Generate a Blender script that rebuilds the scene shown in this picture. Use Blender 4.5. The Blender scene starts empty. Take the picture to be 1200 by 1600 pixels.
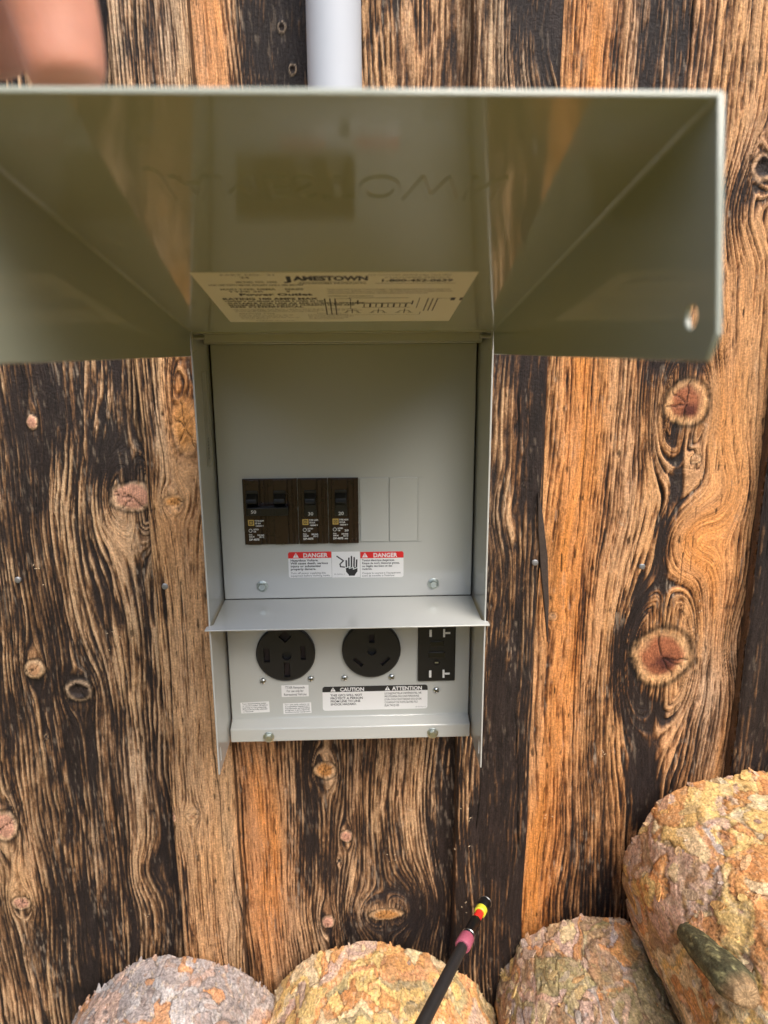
import bpy, bmesh, math, random
import numpy as np
from mathutils import Vector, Matrix

# ------------------------------------------------------------------ camera, world, sun, exposure
S = bpy.context.scene
C = S.collection
ZO = 1.01                                   # height of the box's top edge above the ground
CAM = dict(x=0.00901, y=-0.64507, z=0.0039, yaw=0.03774, pitch=0.24265, roll=-0.00534, f=1173.9)
def cam_axes():
    yw, pt, rl = CAM['yaw'], CAM['pitch'], CAM['roll']
    fwd = Vector((math.sin(yw)*math.cos(pt), math.cos(yw)*math.cos(pt), -math.sin(pt)))
    right = Vector((math.cos(yw), -math.sin(yw), 0)); up = right.cross(fwd)
    r2 = math.cos(rl)*right + math.sin(rl)*up; u2 = -math.sin(rl)*right + math.cos(rl)*up
    return r2, u2, fwd
r2, u2, fw = cam_axes()
cd = bpy.data.cameras.new('camera'); cam = bpy.data.objects.new('camera', cd); C.objects.link(cam)
cam.matrix_world = Matrix(((r2.x, u2.x, -fw.x, CAM['x']), (r2.y, u2.y, -fw.y, CAM['y']),
                           (r2.z, u2.z, -fw.z, CAM['z'] + ZO), (0, 0, 0, 1)))
cd.sensor_fit = 'VERTICAL'; cd.sensor_height = 36; cd.sensor_width = 27
cd.lens = 36*CAM['f']/1600
cd.clip_start = .01; cd.clip_end = 3000
cd.dof.use_dof = True; cd.dof.focus_distance = .70; cd.dof.aperture_fstop = 7.0
S.camera = cam

SUN_EL, SUN_AZ = math.radians(52), math.radians(28)      # azimuth: degrees to the right of straight behind the camera
sun_dir = Vector((math.sin(SUN_AZ)*math.cos(SUN_EL), -math.cos(SUN_AZ)*math.cos(SUN_EL), math.sin(SUN_EL)))
w = bpy.data.worlds.new('World'); S.world = w; w.use_nodes = True
nt = w.node_tree; bg = nt.nodes['Background']
sk = nt.nodes.new('ShaderNodeTexSky'); sk.sky_type = 'NISHITA'; sk.sun_disc = False
sk.sun_elevation = SUN_EL; sk.sun_rotation = math.pi - SUN_AZ
sk.air_density = 1.0; sk.dust_density = 3.0; sk.ozone_density = .6
nt.links.new(sk.outputs[0], bg.inputs[0]); bg.inputs[1].default_value = .15
sl = bpy.data.lights.new('sun', 'SUN'); sl.energy = 1.3; sl.angle = math.radians(45); sl.color = (1, .95, .87)
so = bpy.data.objects.new('sun', sl); C.objects.link(so)
so.rotation_euler = (-sun_dir).to_track_quat('-Z', 'Y').to_euler(); so.location = (1, -2, 4)
S.view_settings.view_transform = 'Standard'; S.view_settings.look = 'None'
S.view_settings.exposure = 1.25; S.view_settings.gamma = 1; S.view_settings.use_curve_mapping = False
S.cycles.max_bounces = 8; S.cycles.diffuse_bounces = 4; S.cycles.glossy_bounces = 4
S.cycles.caustics_reflective = False; S.cycles.caustics_refractive = False

def at(px, py, Y):
    """point of the photograph (1200x1600) at distance plane Y, in box coordinates"""
    d = fw + r2*((px-600)/CAM['f']) - u2*((py-800)/CAM['f'])
    t = (Y-CAM['y'])/d.y
    return Vector((CAM['x'], CAM['y'], CAM['z'])) + d*t

# ------------------------------------------------------------------ numpy noise
def _h(ix, iy, seed):
    n = (ix.astype(np.int64)*374761393 + iy.astype(np.int64)*668265263 + seed*1274126177) & 0xffffffff
    n = ((n ^ (n >> 13))*1274126177) & 0xffffffff
    n = ((n ^ (n >> 15))*2246822519) & 0xffffffff
    return ((n ^ (n >> 16)) & 0xffffff)/float(0xffffff)
def vn(x, y, seed=0):
    ix = np.floor(x); iy = np.floor(y); fx = x-ix; fy = y-iy
    fx = fx*fx*(3-2*fx); fy = fy*fy*(3-2*fy)
    a = _h(ix, iy, seed); b = _h(ix+1, iy, seed); c = _h(ix, iy+1, seed); d = _h(ix+1, iy+1, seed)
    return (a*(1-fx)+b*fx)*(1-fy) + (c*(1-fx)+d*fx)*fy
def fbm(x, y, seed=0, o=4, g=.5):
    s = 0; a = 1; t = 0
    for k in range(o):
        s = s + a*vn(x*2**k+k*17.3, y*2**k-k*9.1, seed+k); t += a; a *= g
    return s/t
def ss(a, b, x):
    t = np.clip((x-a)/(b-a), 0, 1); return t*t*(3-2*t)
def worley(x, y, seed):
    ix = np.floor(x); iy = np.floor(y)
    f1 = np.full(x.shape, 9.); f2 = np.full(x.shape, 9.); idn = np.zeros(x.shape); id2 = np.zeros(x.shape)
    for dx in (-1, 0, 1):
        for dy in (-1, 0, 1):
            cx = ix+dx; cy = iy+dy
            px = cx+_h(cx, cy, seed); py = cy+_h(cx, cy, seed+91)
            d = np.hypot(px-x, py-y); h = _h(cx, cy, seed+7); h2 = _h(cx, cy, seed+13)
            cl = d < f1
            f2 = np.where(cl, f1, np.minimum(f2, d)); idn = np.where(cl, h, idn); id2 = np.where(cl, h2, id2)
            f1 = np.where(cl, d, f1)
    return f1, f2, idn, id2

# ------------------------------------------------------------------ object helpers
def tag(o, label=None, cat=None, group=None, kind=None):
    if label: o['label'] = label
    if cat: o['category'] = cat
    if group: o['group'] = group
    if kind: o['kind'] = kind
    return o
def world_loc(o):
    p = Vector((0, 0, 0))
    while o: p = p + o.location; o = o.parent
    return p
def empty(name, loc):
    o = bpy.data.objects.new(name, None); C.objects.link(o); o.location = (loc[0], loc[1], loc[2]+ZO); o.empty_display_size = .02
    return o
class MB:
    """collects shapes in box coordinates; build() links them as ONE mesh object"""
    def __init__(s): s.v = []; s.f = []; s.m = []
    def add(s, vs, fs, m=0, M=None):
        b = len(s.v)
        for v in vs:
            v = Vector(v); s.v.append(M @ v if M is not None else v)
        for f in fs: s.f.append([i+b for i in f]); s.m.append(m)
        return s
    def box(s, a, b, m=0, M=None):
        x0, y0, z0 = a; x1, y1, z1 = b
        return s.add([(x0,y0,z0),(x1,y0,z0),(x1,y1,z0),(x0,y1,z0),(x0,y0,z1),(x1,y0,z1),(x1,y1,z1),(x0,y1,z1)],
            [(0,3,2,1),(4,5,6,7),(0,1,5,4),(1,2,6,5),(2,3,7,6),(3,0,4,7)], m, M)
    def prism(s, pts, h, m=0, M=None):
        """pts: 2-D outline in local xy, extruded from z=0 to z=h"""
        n = len(pts)
        return s.add([(p[0],p[1],0) for p in pts]+[(p[0],p[1],h) for p in pts],
            [tuple(range(n))[::-1], tuple(range(n, 2*n))]+[(i,(i+1)%n,n+(i+1)%n,n+i) for i in range(n)], m, M)
    def lathe(s, prof, n=24, m=0, M=None):
        """prof: (r, z) list, round local z"""
        vs = []; fs = []
        for r, z in prof:
            for k in range(n):
                a = 2*math.pi*k/n; vs.append((r*math.cos(a), r*math.sin(a), z))
        for i in range(len(prof)-1):
            for k in range(n):
                fs.append((i*n+k, i*n+(k+1)%n, (i+1)*n+(k+1)%n, (i+1)*n+k))
        fs.append(tuple(range(n))[::-1]); fs.append(tuple((len(prof)-1)*n+k for k in range(n)))
        return s.add(vs, fs, m, M)
    def text(s, txt, size, M, width=None, h=.00006, m=0, bold=0, align='LEFT', squash=1):
        vs, fs, wd = text_geo(txt, size, bold)
        k = (width/wd if width else 1)*squash
        off = {'LEFT': 0, 'CENTER': -wd*k/2, 'RIGHT': -wd*k}[align]
        n = len(vs)
        return s.add([(v[0]*k+off, v[1], h) for v in vs], fs, m, M)
    def build(s, name, mats, parent=None, origin=None, bevel=0, smooth=False, seg=2):
        me = bpy.data.meshes.new(name)
        o = bpy.data.objects.new(name, me); C.objects.link(o)
        if origin is None:
            org = world_loc(parent) - Vector((0, 0, ZO)) if parent else Vector((0, 0, 0))
        else: org = Vector(origin)
        me.from_pydata([tuple(v-org) for v in s.v], [], s.f)
        if not isinstance(mats, (list, tuple)): mats = [mats]
        for mm in mats: me.materials.append(mm)
        for p, k in zip(me.polygons, s.m): p.material_index = k
        o.parent = parent
        o.location = org + Vector((0, 0, ZO)) - (world_loc(parent) if parent else Vector((0, 0, 0)))
        if bevel:
            b = o.modifiers.new('bevel', 'BEVEL'); b.width = bevel; b.segments = seg; b.limit_method = 'ANGLE'; b.angle_limit = math.radians(40)
        if smooth or bevel:
            for p in me.polygons: p.use_smooth = True
            try: me.set_sharp_from_angle(angle=math.radians(35))
            except Exception: pass
        return o
def cut(o, cutter):
    """subtract cutter (an MB) from object o and apply"""
    me = bpy.data.meshes.new('cutter'); me.from_pydata([tuple(v) for v in cutter.v], [], cutter.f)
    c = bpy.data.objects.new('cutter', me); C.objects.link(c)
    c.location = (0, 0, ZO)
    bm = bmesh.new(); bm.from_mesh(me); bmesh.ops.recalc_face_normals(bm, faces=bm.faces); bm.to_mesh(me); bm.free()
    m = o.modifiers.new('cut', 'BOOLEAN'); m.object = c; m.operation = 'DIFFERENCE'; m.solver = 'EXACT'
    keep = [(x, x.show_viewport) for x in o.modifiers if x != m]
    for x, _ in keep: x.show_viewport = False
    bpy.context.view_layer.update()
    dg = bpy.context.evaluated_depsgraph_get()
    new = bpy.data.meshes.new_from_object(o.evaluated_get(dg))
    o.modifiers.remove(m); o.data = new
    for x, v in keep: x.show_viewport = v
    for p in new.polygons: p.use_smooth = True
    try: new.set_sharp_from_angle(angle=math.radians(35))
    except Exception: pass
    bpy.data.objects.remove(c)
def recalc(o):
    bm = bmesh.new(); bm.from_mesh(o.data); bmesh.ops.recalc_face_normals(bm, faces=bm.faces); bm.to_mesh(o.data); bm.free()
_tc = {}
def text_geo(txt, size, bold):
    key = (txt, size, bold)
    if key in _tc: return _tc[key]
    cu = bpy.data.curves.new('t', 'FONT'); cu.body = txt; cu.size = size; cu.offset = bold; cu.resolution_u = 2
    cu.space_line = 1.0
    o = bpy.data.objects.new('t', cu); C.objects.link(o)
    bpy.context.view_layer.update()
    dg = bpy.context.evaluated_depsgraph_get()
    me = bpy.data.meshes.new_from_object(o.evaluated_get(dg))
    vs = [tuple(v.co) for v in me.vertices]; fs = [tuple(p.vertices) for p in me.polygons]
    wd = max([v[0] for v in vs]+[1e-6])
    bpy.data.objects.remove(o); bpy.data.curves.remove(cu); bpy.data.meshes.remove(me)
    _tc[key] = (vs, fs, wd); return _tc[key]
def frame(o, x, y, z=None):
    x = Vector(x).normalized(); y = Vector(y).normalized(); z = x.cross(y)
    return Matrix(((x.x, y.x, z.x, o[0]), (x.y, y.y, z.y, o[1]), (x.z, y.z, z.z, o[2]), (0, 0, 0, 1)))
def front(x, z, Y):            # local xy plane = wall plane, local z towards the viewer
    return frame((x, Y, z), (1, 0, 0), (0, 0, 1))

# ------------------------------------------------------------------ materials
def mat(name, col, rough=.5, metal=0, spec=.5, var=.0, vscale=40, bump=0, bscale=300, rvar=0, coat=0):
    m = bpy.data.materials.new(name); m.use_nodes = True; t = m.node_tree; b = t.nodes['Principled BSDF']
    b.inputs['Roughness'].default_value = rough; b.inputs['Metallic'].default_value = metal
    b.inputs['Specular IOR Level'].default_value = spec; b.inputs['Coat Weight'].default_value = coat
    b.inputs['Coat Roughness'].default_value = .06
    tc = t.nodes.new('ShaderNodeTexCoord')
    n = t.nodes.new('ShaderNodeTexNoise'); n.inputs['Scale'].default_value = vscale; n.inputs['Detail'].default_value = 6
    t.links.new(tc.outputs['Object'], n.inputs['Vector'])
    mx = t.nodes.new('ShaderNodeMix'); mx.data_type = 'RGBA'
    c = Vector(col)
    mx.inputs[6].default_value = (*(c*(1-var)), 1); mx.inputs[7].default_value = (*(c*(1+var)), 1)
    t.links.new(n.outputs[0], mx.inputs[0]); t.links.new(mx.outputs[2], b.inputs['Base Color'])
    if rvar:
        mr = t.nodes.new('ShaderNodeMapRange'); mr.inputs[3].default_value = rough-rvar; mr.inputs[4].default_value = rough+rvar
        t.links.new(n.outputs[0], mr.inputs[0]); t.links.new(mr.outputs[0], b.inputs['Roughness'])
    if bump:
        n2 = t.nodes.new('ShaderNodeTexNoise'); n2.inputs['Scale'].default_value = bscale; n2.inputs['Detail'].default_value = 3
        t.links.new(tc.outputs['Object'], n2.inputs['Vector'])
        bp = t.nodes.new('ShaderNodeBump'); bp.inputs['Strength'].default_value = 1; bp.inputs['Distance'].default_value = bump
        t.links.new(n2.outputs[0], bp.inputs['Height']); t.links.new(bp.outputs[0], b.inputs['Normal'])
    return m
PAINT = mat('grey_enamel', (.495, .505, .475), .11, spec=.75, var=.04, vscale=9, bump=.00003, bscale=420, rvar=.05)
PAINT_LID_SHADED = mat('grey_enamel_lid_shaded', (.345, .37, .30), .075, spec=.75, var=.04, vscale=9, bump=.00002, bscale=300, rvar=.03)  # same enamel as the box, underside shade and green grass bounce put into its colour
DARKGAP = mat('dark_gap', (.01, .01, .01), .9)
STEEL = mat('zinc_steel', (.62, .64, .62), .28, 1, var=.15, vscale=300)
GALV = mat('galvanised_bolt', (.55, .60, .56), .35, 1, var=.25, vscale=400, bump=.0002, bscale=900)
BROWN = mat('brown_bakelite', (.026, .011, .006), .22, var=.2, vscale=120, bump=.00004, bscale=900)
BLACK = mat('black_plastic', (.007, .007, .007), .28, var=.2, vscale=200)
BLACKF = mat('black_receptacle', (.009, .009, .010), .42, var=.2, vscale=200, bump=.00003, bscale=1500)
HOLE = mat('slot_dark', (.003, .003, .003), .8)
COPPER = mat('copper_contact', (.012, .004, .003), .7, .0)
WHITEP = mat('label_white', (.80, .80, .78), .32, var=.03)
LIDLAB = mat('label_cream', (.74, .73, .62), .42, var=.03)
INK = mat('label_ink', (.02, .02, .02), .5)
INKG = mat('label_grey_ink', (.16, .16, .16), .5)
RED = mat('label_red', (.72, .025, .03), .32, var=.04)
WPRINT = mat('white_print', (.75, .75, .72), .5)
YEL = mat('yellow_print', (.62, .42, .11), .45)
PVC = mat('pvc_grey', (.45, .475, .515), .6, var=.05, vscale=25, bump=.0001, bscale=60)
NAILM = mat('nail_steel', (.30, .31, .32), .5, .8, var=.3, vscale=800, bump=.0002, bscale=1500)
RUBBER = mat('black_rubber', (.018, .018, .018), .38, var=.3, vscale=150, bump=.0001, bscale=700)
PINK = mat('magenta_ring', (.36, .085, .13), .5, var=.25, vscale=500, bump=.0001, bscale=900)
YRING = mat('yellow_ring', (.62, .58, .04), .4)
RRING = mat('red_ring', (.75, .03, .02), .35)

def attr_mat(name, rough, fiber=.45, fs=(900, 900, 60), bumpd=.0006, spec=.3, speck=.22, sheen_dark=None):
    """surface whose colour comes from a modelled colour attribute, broken up by fine fibres"""
    m = bpy.data.materials.new(name); m.use_nodes = True; t = m.node_tree; L = t.links; b = t.nodes['Principled BSDF']
    ca = t.nodes.new('ShaderNodeAttribute'); ca.attribute_name = 'col'
    cu = t.nodes.new('ShaderNodeAttribute'); cu.attribute_name = 'flow'       # flow-following coordinates in metres
    mp = t.nodes.new('ShaderNodeMapping'); mp.inputs['Scale'].default_value = fs
    L.new(cu.outputs['Vector'], mp.inputs['Vector'])
    n = t.nodes.new('ShaderNodeTexNoise'); n.inputs['Scale'].default_value = 1; n.inputs['Detail'].default_value = 5; n.inputs['Roughness'].default_value = .65
    L.new(mp.outputs[0], n.inputs['Vector'])
    mr = t.nodes.new('ShaderNodeMapRange'); mr.inputs[1].default_value = .3; mr.inputs[2].default_value = .7
    mr.inputs[3].default_value = 1-fiber; mr.inputs[4].default_value = 1+fiber
    L.new(n.outputs[0], mr.inputs[0])
    n3 = t.nodes.new('ShaderNodeTexNoise'); n3.inputs['Scale'].default_value = 420; n3.inputs['Detail'].default_value = 4
    tc = t.nodes.new('ShaderNodeTexCoord'); L.new(tc.outputs['Object'], n3.inputs['Vector'])
    mr3 = t.nodes.new('ShaderNodeMapRange'); mr3.inputs[1].default_value = .35; mr3.inputs[2].default_value = .65
    mr3.inputs[3].default_value = 1-speck; mr3.inputs[4].default_value = 1+speck; L.new(n3.outputs[0], mr3.inputs[0])
    mu = t.nodes.new('ShaderNodeMath'); mu.operation = 'MULTIPLY'; L.new(mr.outputs[0], mu.inputs[0]); L.new(mr3.outputs[0], mu.inputs[1])
    vm = t.nodes.new('ShaderNodeVectorMath'); vm.operation = 'SCALE'
    L.new(ca.outputs['Color'], vm.inputs[0]); L.new(mu.outputs[0], vm.inputs['Scale']); L.new(vm.outputs[0], b.inputs['Base Color'])
    bp = t.nodes.new('ShaderNodeBump'); bp.inputs['Distance'].default_value = bumpd; bp.inputs['Strength'].default_value = 1
    L.new(mu.outputs[0], bp.inputs['Height']); L.new(bp.outputs[0], b.inputs['Normal'])
    b.inputs['Roughness'].default_value = rough; b.inputs['Specular IOR Level'].default_value = spec
    return m
WOOD = attr_mat('charred_brushed_wood', .62)
BARK = attr_mat('pine_bark', .75, fiber=.40, fs=(320, 160, 320), bumpd=.0005, spec=.3, speck=.25)

def grid_object(name, P, col, flow, material, parent, wrap=False, caps=None, smooth=True):
    """P (ny,nx,3) positions in box coordinates, col (ny,nx,3), flow (ny,nx,3)"""
    ny, nx = P.shape[:2]
    org = np.array(world_loc(parent)) - np.array((0, 0, ZO)) if parent else np.zeros(3)
    V = (P.reshape(-1, 3)-org).astype(np.float32)
    i = np.arange(ny-1)[:, None]; j = np.arange(nx if wrap else nx-1)[None, :]; j2 = (j+1) % nx
    F = np.stack([i*nx+j, i*nx+j2, (i+1)*nx+j2, (i+1)*nx+j], -1).reshape(-1, 4)
    me = bpy.data.meshes.new(name)
    extra = caps or []
    nf = len(F); ne = sum(len(c) for c in extra)
    me.vertices.add(len(V)); me.vertices.foreach_set('co', V.ravel())
    me.loops.add(nf*4+ne); me.loops.foreach_set('vertex_index', np.concatenate([F.ravel()]+[np.array(c) for c in extra]).astype(np.int32))
    me.polygons.add(nf+len(extra))
    ls = list(range(nf*4, nf*4+ne)); st = np.arange(nf)*4
    ex = []; q = nf*4
    for c in extra: ex.append(q); q += len(c)
    me.polygons.foreach_set('loop_start', np.concatenate([st, np.array(ex, dtype=np.int64)]).astype(np.int32))
    me.update(calc_edges=True)
    a = me.attributes.new('col', 'FLOAT_COLOR', 'POINT')
    a.data.foreach_set('color', np.concatenate([col.reshape(-1, 3), np.ones((len(V), 1))], 1).astype(np.float32).ravel())
    f = me.attributes.new('flow', 'FLOAT_VECTOR', 'POINT'); f.data.foreach_set('vector', flow.reshape(-1, 3).astype(np.float32).ravel())
    me.materials.append(material)
    if smooth: me.polygons.foreach_set('use_smooth', np.ones(len(me.polygons), dtype=bool))
    me.validate()
    o = bpy.data.objects.new(name, me); C.objects.link(o); o.parent = parent
    o.location = Vector(org) + Vector((0, 0, ZO)) - (world_loc(parent) if parent else Vector((0, 0, 0)))
    return o

# ------------------------------------------------------------------ ground
def ground():
    n = 60
    g = np.concatenate([-np.geomspace(400, .3, n), np.linspace(-.28, .28, 9), np.geomspace(.3, 400, n)])
    X, Y = np.meshgrid(g, g-.6)
    Z = -ZO + (fbm(X/2.0, Y/2.0, 5)-.5)*.05*np.clip(np.hypot(X, Y+.6)-1.2, 0, 1)
    P = np.stack([X, Y, Z], -1)
    m = bpy.data.materials.new('grassy_ground'); m.use_nodes = True; t = m.node_tree; b = t.nodes['Principled BSDF']
    tc = t.nodes.new('ShaderNodeTexCoord')
    n1 = t.nodes.new('ShaderNodeTexNoise'); n1.inputs['Scale'].default_value = 2.2; n1.inputs['Detail'].default_value = 8
    t.links.new(tc.outputs['Object'], n1.inputs['Vector'])
    cr = t.nodes.new('ShaderNodeValToRGB')
    cr.color_ramp.elements[0].position = .35; cr.color_ramp.elements[0].color = (.085, .085, .014, 1)
    cr.color_ramp.elements[1].position = .65; cr.color_ramp.elements[1].color = (.17, .115, .025, 1)
    t.links.new(n1.outputs[0], cr.inputs[0]); t.links.new(cr.outputs[0], b.inputs['Base Color'])
    b.inputs['Roughness'].default_value = .95
    o = grid_object('ground', P, np.zeros(P.shape), P, m, None); tag(o, kind='structure')
ground()

def woods():
    # belt of trees round the clearing behind the photographer, seen only in reflections
    n, k = 240, 26
    A = np.linspace(math.radians(172), math.radians(368), n)[None, :]; V = np.linspace(0, 1, k)[:, None]
    R_ = 7.5+2.2*fbm(A*6, V*5, 3, 4)+1.2*fbm(A*30, V*12, 8, 3); Ht = (1.8+1.9*fbm(A*7, V*0, 12, 4))*(1+1.6*np.cos(A)**2)+.4*fbm(A*40, V*0, 15)
    P = np.stack([R_*np.cos(A), -.6+R_*np.sin(A), -ZO-.1+Ht*V+0*A], -1)
    g = fbm(A*40, V*16, 21, 4)[..., None]; col = np.array((.020, .035, .010))*(1-g)+np.array((.10, .115, .03))*g*1.3
    au = ss(.52, .62, fbm(A*7, V*3+0*A, 33, 3))[..., None]*ss(.3,.5,g); col = col*(1-au)+np.array((.34, .15, .04))*au
    o = grid_object('woods', P, col, P, attr_mat('woods_foliage', .9, fs=(3, 3, 3), bumpd=.05), None); tag(o, kind='stuff')
woods()

# ------------------------------------------------------------------ wooden wall
wall = empty('wooden_wall', (0, .15, -ZO))
tag(wall, 'upright charred and brushed pine boards with battens behind the grey outlet box', 'wall')
PX = 1/1560.
YB, YT = .130, .110          # faces of the wide boards and of the battens
TAN = np.array((.52, .325, .165)); ORA = np.array((.62, .245, .062)); GRY = np.array((.46, .37, .28))
def blob(x, z, Y, b):
    px, py, sx, sz, amp = b
    c = at(px, py, Y)
    return amp*np.exp(-(((x-c.x)/(sx*PX))**2 + ((z-c.z)/(sz*PX))**2))
def board(x0, x1, Y, depth, base=.4, hue=.2, grey=.2, char=(), hues=(), greys=(), knots=(), bends=(), seed=1, ring=.0055, dens=1., hidden=None, zr=(-.90, .34)):
    dx = .0009/dens; dz = .0017/dens
    nx = max(8, int((x1-x0)/dx))
    mid_ = np.arange(zr[0], zr[1], dz)
    if hidden: mid_ = np.concatenate([np.arange(zr[0], hidden[0], dz), np.arange(hidden[0], hidden[1], .012), np.arange(hidden[1], zr[1], dz)])
    zs = np.concatenate([np.arange(-ZO, zr[0], .02), mid_, np.arange(zr[1], .95, .02)])
    T = np.linspace(0, 1, nx)[None, :]; Zg = np.repeat(zs[:, None], nx, 1)
    e0 = x0 + (fbm(zs/.11, zs*0, seed+50)-.5)*.004; e1 = x1 + (fbm(zs/.11, zs*0, seed+51)-.5)*.004
    Xg = e0[:, None]*(1-T) + e1[:, None]*T
    # grain flow
    u = Xg.copy()
    u += (fbm(Xg/.10, Zg/.28, seed+1, 3)-.5)*.030 + (fbm(Xg/.03, Zg/.10, seed+2, 3)-.5)*.006
    for bx, bz, sx, sz, amp in bends:
        c = at(bx, bz, Y); u += amp*np.exp(-((Xg-c.x)/(sx*PX))**2 - ((Zg-c.z)/(sz*PX))**2)
    kv = np.full(Xg.shape, 9.); kid = np.full(Xg.shape, -1)
    kang = np.zeros(Xg.shape)
    for i, k in enumerate(knots):
        c = at(k[0], k[1], Y); rx = k[2]*PX; rz = k[3]*PX
        X = Xg-c.x; Z = (Zg-c.z)
        wob = 1+.22*(fbm(np.arctan2(Z, X)*1.1+5, Z*0+i, seed+i, 2)-.5)
        Zs = Z*rx/rz; rho2 = X*X+Zs*Zs; rho = np.sqrt(rho2)/(rx*wob)
        Zf = Z*.42*rx/rz; rf2 = X*X+Zf*Zf
        fl = np.clip(rf2, (rx*.9)**2, None)
        sg, rc = (1.45, 5.5) if k[2] > 28 else (1.1, 4)
        u -= (rx*sg)**2*X/fl*np.exp(-np.sqrt(rf2)/(rx*rc))
        nearer = rho < kv
        kid = np.where(nearer & (rho < 1.25), i, kid); kang = np.where(nearer, np.arctan2(Zs, X), kang); kv = np.minimum(kv, rho)
    # ridges of the brushed grain
    n1 = vn(u/ring, Zg/.16, seed+3); n2 = vn(u/(ring*.43), Zg/.07, seed+4); n3 = vn(u/(ring*.2), Zg/.025, seed+5)
    ring = ring*.80
    saw = (u/ring*1.0 + 2.2*vn(u/.03, Zg/.5, seed+6)) % 1.0
    saw = np.where(saw < .75, saw/.75, (1-saw)/.25)
    rw = .10+.45*fbm(u/.04, Zg/.25, seed+78, 2)
    R = .26*n1+.30*n2+.24*n3+rw*saw+.35*(fbm(Xg/.0022, Zg/.05, seed+79, 3)-.5)
    R = (R-R.mean())/R.std()*.20+.5
    br = fbm(Xg/.0045, Zg/.016, seed+8, 3); br2 = fbm(u/.0016, Zg/.035, seed+28, 3); br3 = vn(Xg/.0013, Zg/.004, seed+29)
    R = R + (br-.5)*.42 + (br2-.5)*.55 + (br3-.5)*.16
    # char level, hue, greyness
    Ch = base + .10 + (fbm(u/.035, Zg/.30, seed+9, 4)-.5)*.80 + (fbm(Xg/.012, Zg/.05, seed+16, 3)-.5)*.22
    for b in char: Ch = Ch + blob(Xg, Zg, Y, b)
    Hu = hue + (fbm(u/.02, Zg/.25, seed+10)-.5)*.5
    for b in hues: Hu = Hu + blob(Xg, Zg, Y, b)
    Gr = grey + (fbm(u/.015, Zg/.12, seed+11)-.5)*.6
    for b in greys: Gr = Gr + blob(Xg, Zg, Y, b)
    Hu = np.clip(Hu, 0, 1)[..., None]; Gr = np.clip(Gr, 0, 1)[..., None]
    Ch = np.clip(Ch, .02, 1.02)
    near = np.exp(-np.clip(kv-1, 0, None)*2.5)
    Ch = Ch*(1-.0*near)
    wd_ = .14+.36*fbm(u/.035, Zg/.18, seed+77, 3)
    b = ss(-1, 1, (R-(Ch*1.05-.04))/wd_)
    light = TAN*(1-Hu)+ORA*Hu; light = light*(1-Gr*.75)+GRY*Gr*.75
    light = light*(.55+.9*fbm(u/.003, Zg/.04, seed+12, 4))[..., None]
    mid = light*np.array((.38, .31, .26))
    dark = np.array((.017, .011, .009))*(.7+.9*vn(u/.003, Zg/.03, seed+13))[..., None]
    dark = dark*(1-.25*Gr)+np.array((.045, .042, .040))*.3*Gr
    b3 = b[..., None]
    col = np.where(b3 < .5, dark+(mid-dark)*(b3*2), mid+(light-mid)*(b3*2-1))
    # pale fibres torn up by the brush, tiny dark checks
    fib = ss(.66, .80, vn(Xg/.0015+Zg*60, Zg/.010, seed+14)*.55+.45*fbm(Xg/.015, Zg/.04, seed+19))*(.25+.75*(1-b))
    scr = ss(.955, .985, vn((Zg+Xg*.75)/.0018, (Xg-Zg*.75)/.03, seed+24))*fbm(Xg/.03, Zg/.03, seed+25); fib = np.clip(fib+scr*.9, 0, 1)*np.clip(1.25-Ch, .12, 1)
    col = col + (np.array((.50, .39, .28))-col)*(fib*.62)[..., None]
    chk = ss(.86, .92, vn(Xg/.0014, Zg/.016, seed+15))*b
    col = col*(1-.8*chk)[..., None]
    rel = (b-.5)*.0023 + (R-.5)*.0010 + (fbm(u/.05, Zg/.3, seed+17)-.5)*.002 - chk*.0006
    # knots
    for i, k in enumerate(knots):
        m = (kid == i); style = k[4]; r = kv
        core = {'r': (.30, .105, .048), 'p': (.50, .26, .17), 'd': (.030, .020, .016), 't': (.40, .22, .11), 'o': (.50, .23, .07)}[style]
        rim = {'r': (.66, .44, .22), 'p': (.55, .38, .26), 'd': (.42, .33, .24), 't': (.52, .38, .23), 'o': (.62, .34, .13)}[style]
        rings = .5+.5*np.sin(r*k[2]*.9+3*vn(kang*2, r*3, seed+i))
        cc = np.array(core)*(.65+.7*rings*.35+.5*fbm(Xg/.004, Zg/.004, seed+21, 3))[..., None]
        if style == 'r':
            dc = np.hypot(Xg-at(k[0]+4, k[1]+10, Y).x, Zg-at(k[0]+4, k[1]+10, Y).z)/(k[2]*PX)
            heart = (1-ss(.12, .62, dc+.5*(fbm(Xg/.006, Zg/.006, seed+90, 3)-.5)))[..., None]; cc = cc*(1-heart)+np.array((.10, .030, .020))*heart
        cr_ = (np.array(rim)*.35+light*.75)*(.62+.22*rings+.55*fbm(Xg/.005, Zg/.005, seed+66, 4)-.30*np.clip(np.sin(kang), 0, 1))[..., None]
        ce = {'r': .74, 'p': .8, 'd': .75, 't': .6, 'o': .7}[style]
        rw_ = r+.30*(fbm(kang*1.2+9, r*2, seed+i+5, 2)-.5)+.12*(br-.5)
        w = ss(ce-.16, ce+.16, rw_)[..., None]
        kc = cc*(1-w)+cr_*w
        crack = np.zeros(r.shape)
        for q in range(4 if k[2] > 14 else 2):
            a0 = _h(np.array(float(q)), np.array(float(i)), seed)*6.28
            da = np.abs((kang-a0+math.pi+.25*(vn(r*4, r*0, seed+q)-.5)) % (2*math.pi)-math.pi)
            crack = np.maximum(crack, (1-ss(.015, .050, da*np.clip(r, .1, 9)))*(r < .95)*(r > .05))
        kc = kc*(1-.8*crack)[..., None]
        a = (m*(1-ss(.80, 1.15, r+.35*(br-.5)+.2*(br3-.5))))[..., None]
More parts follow.
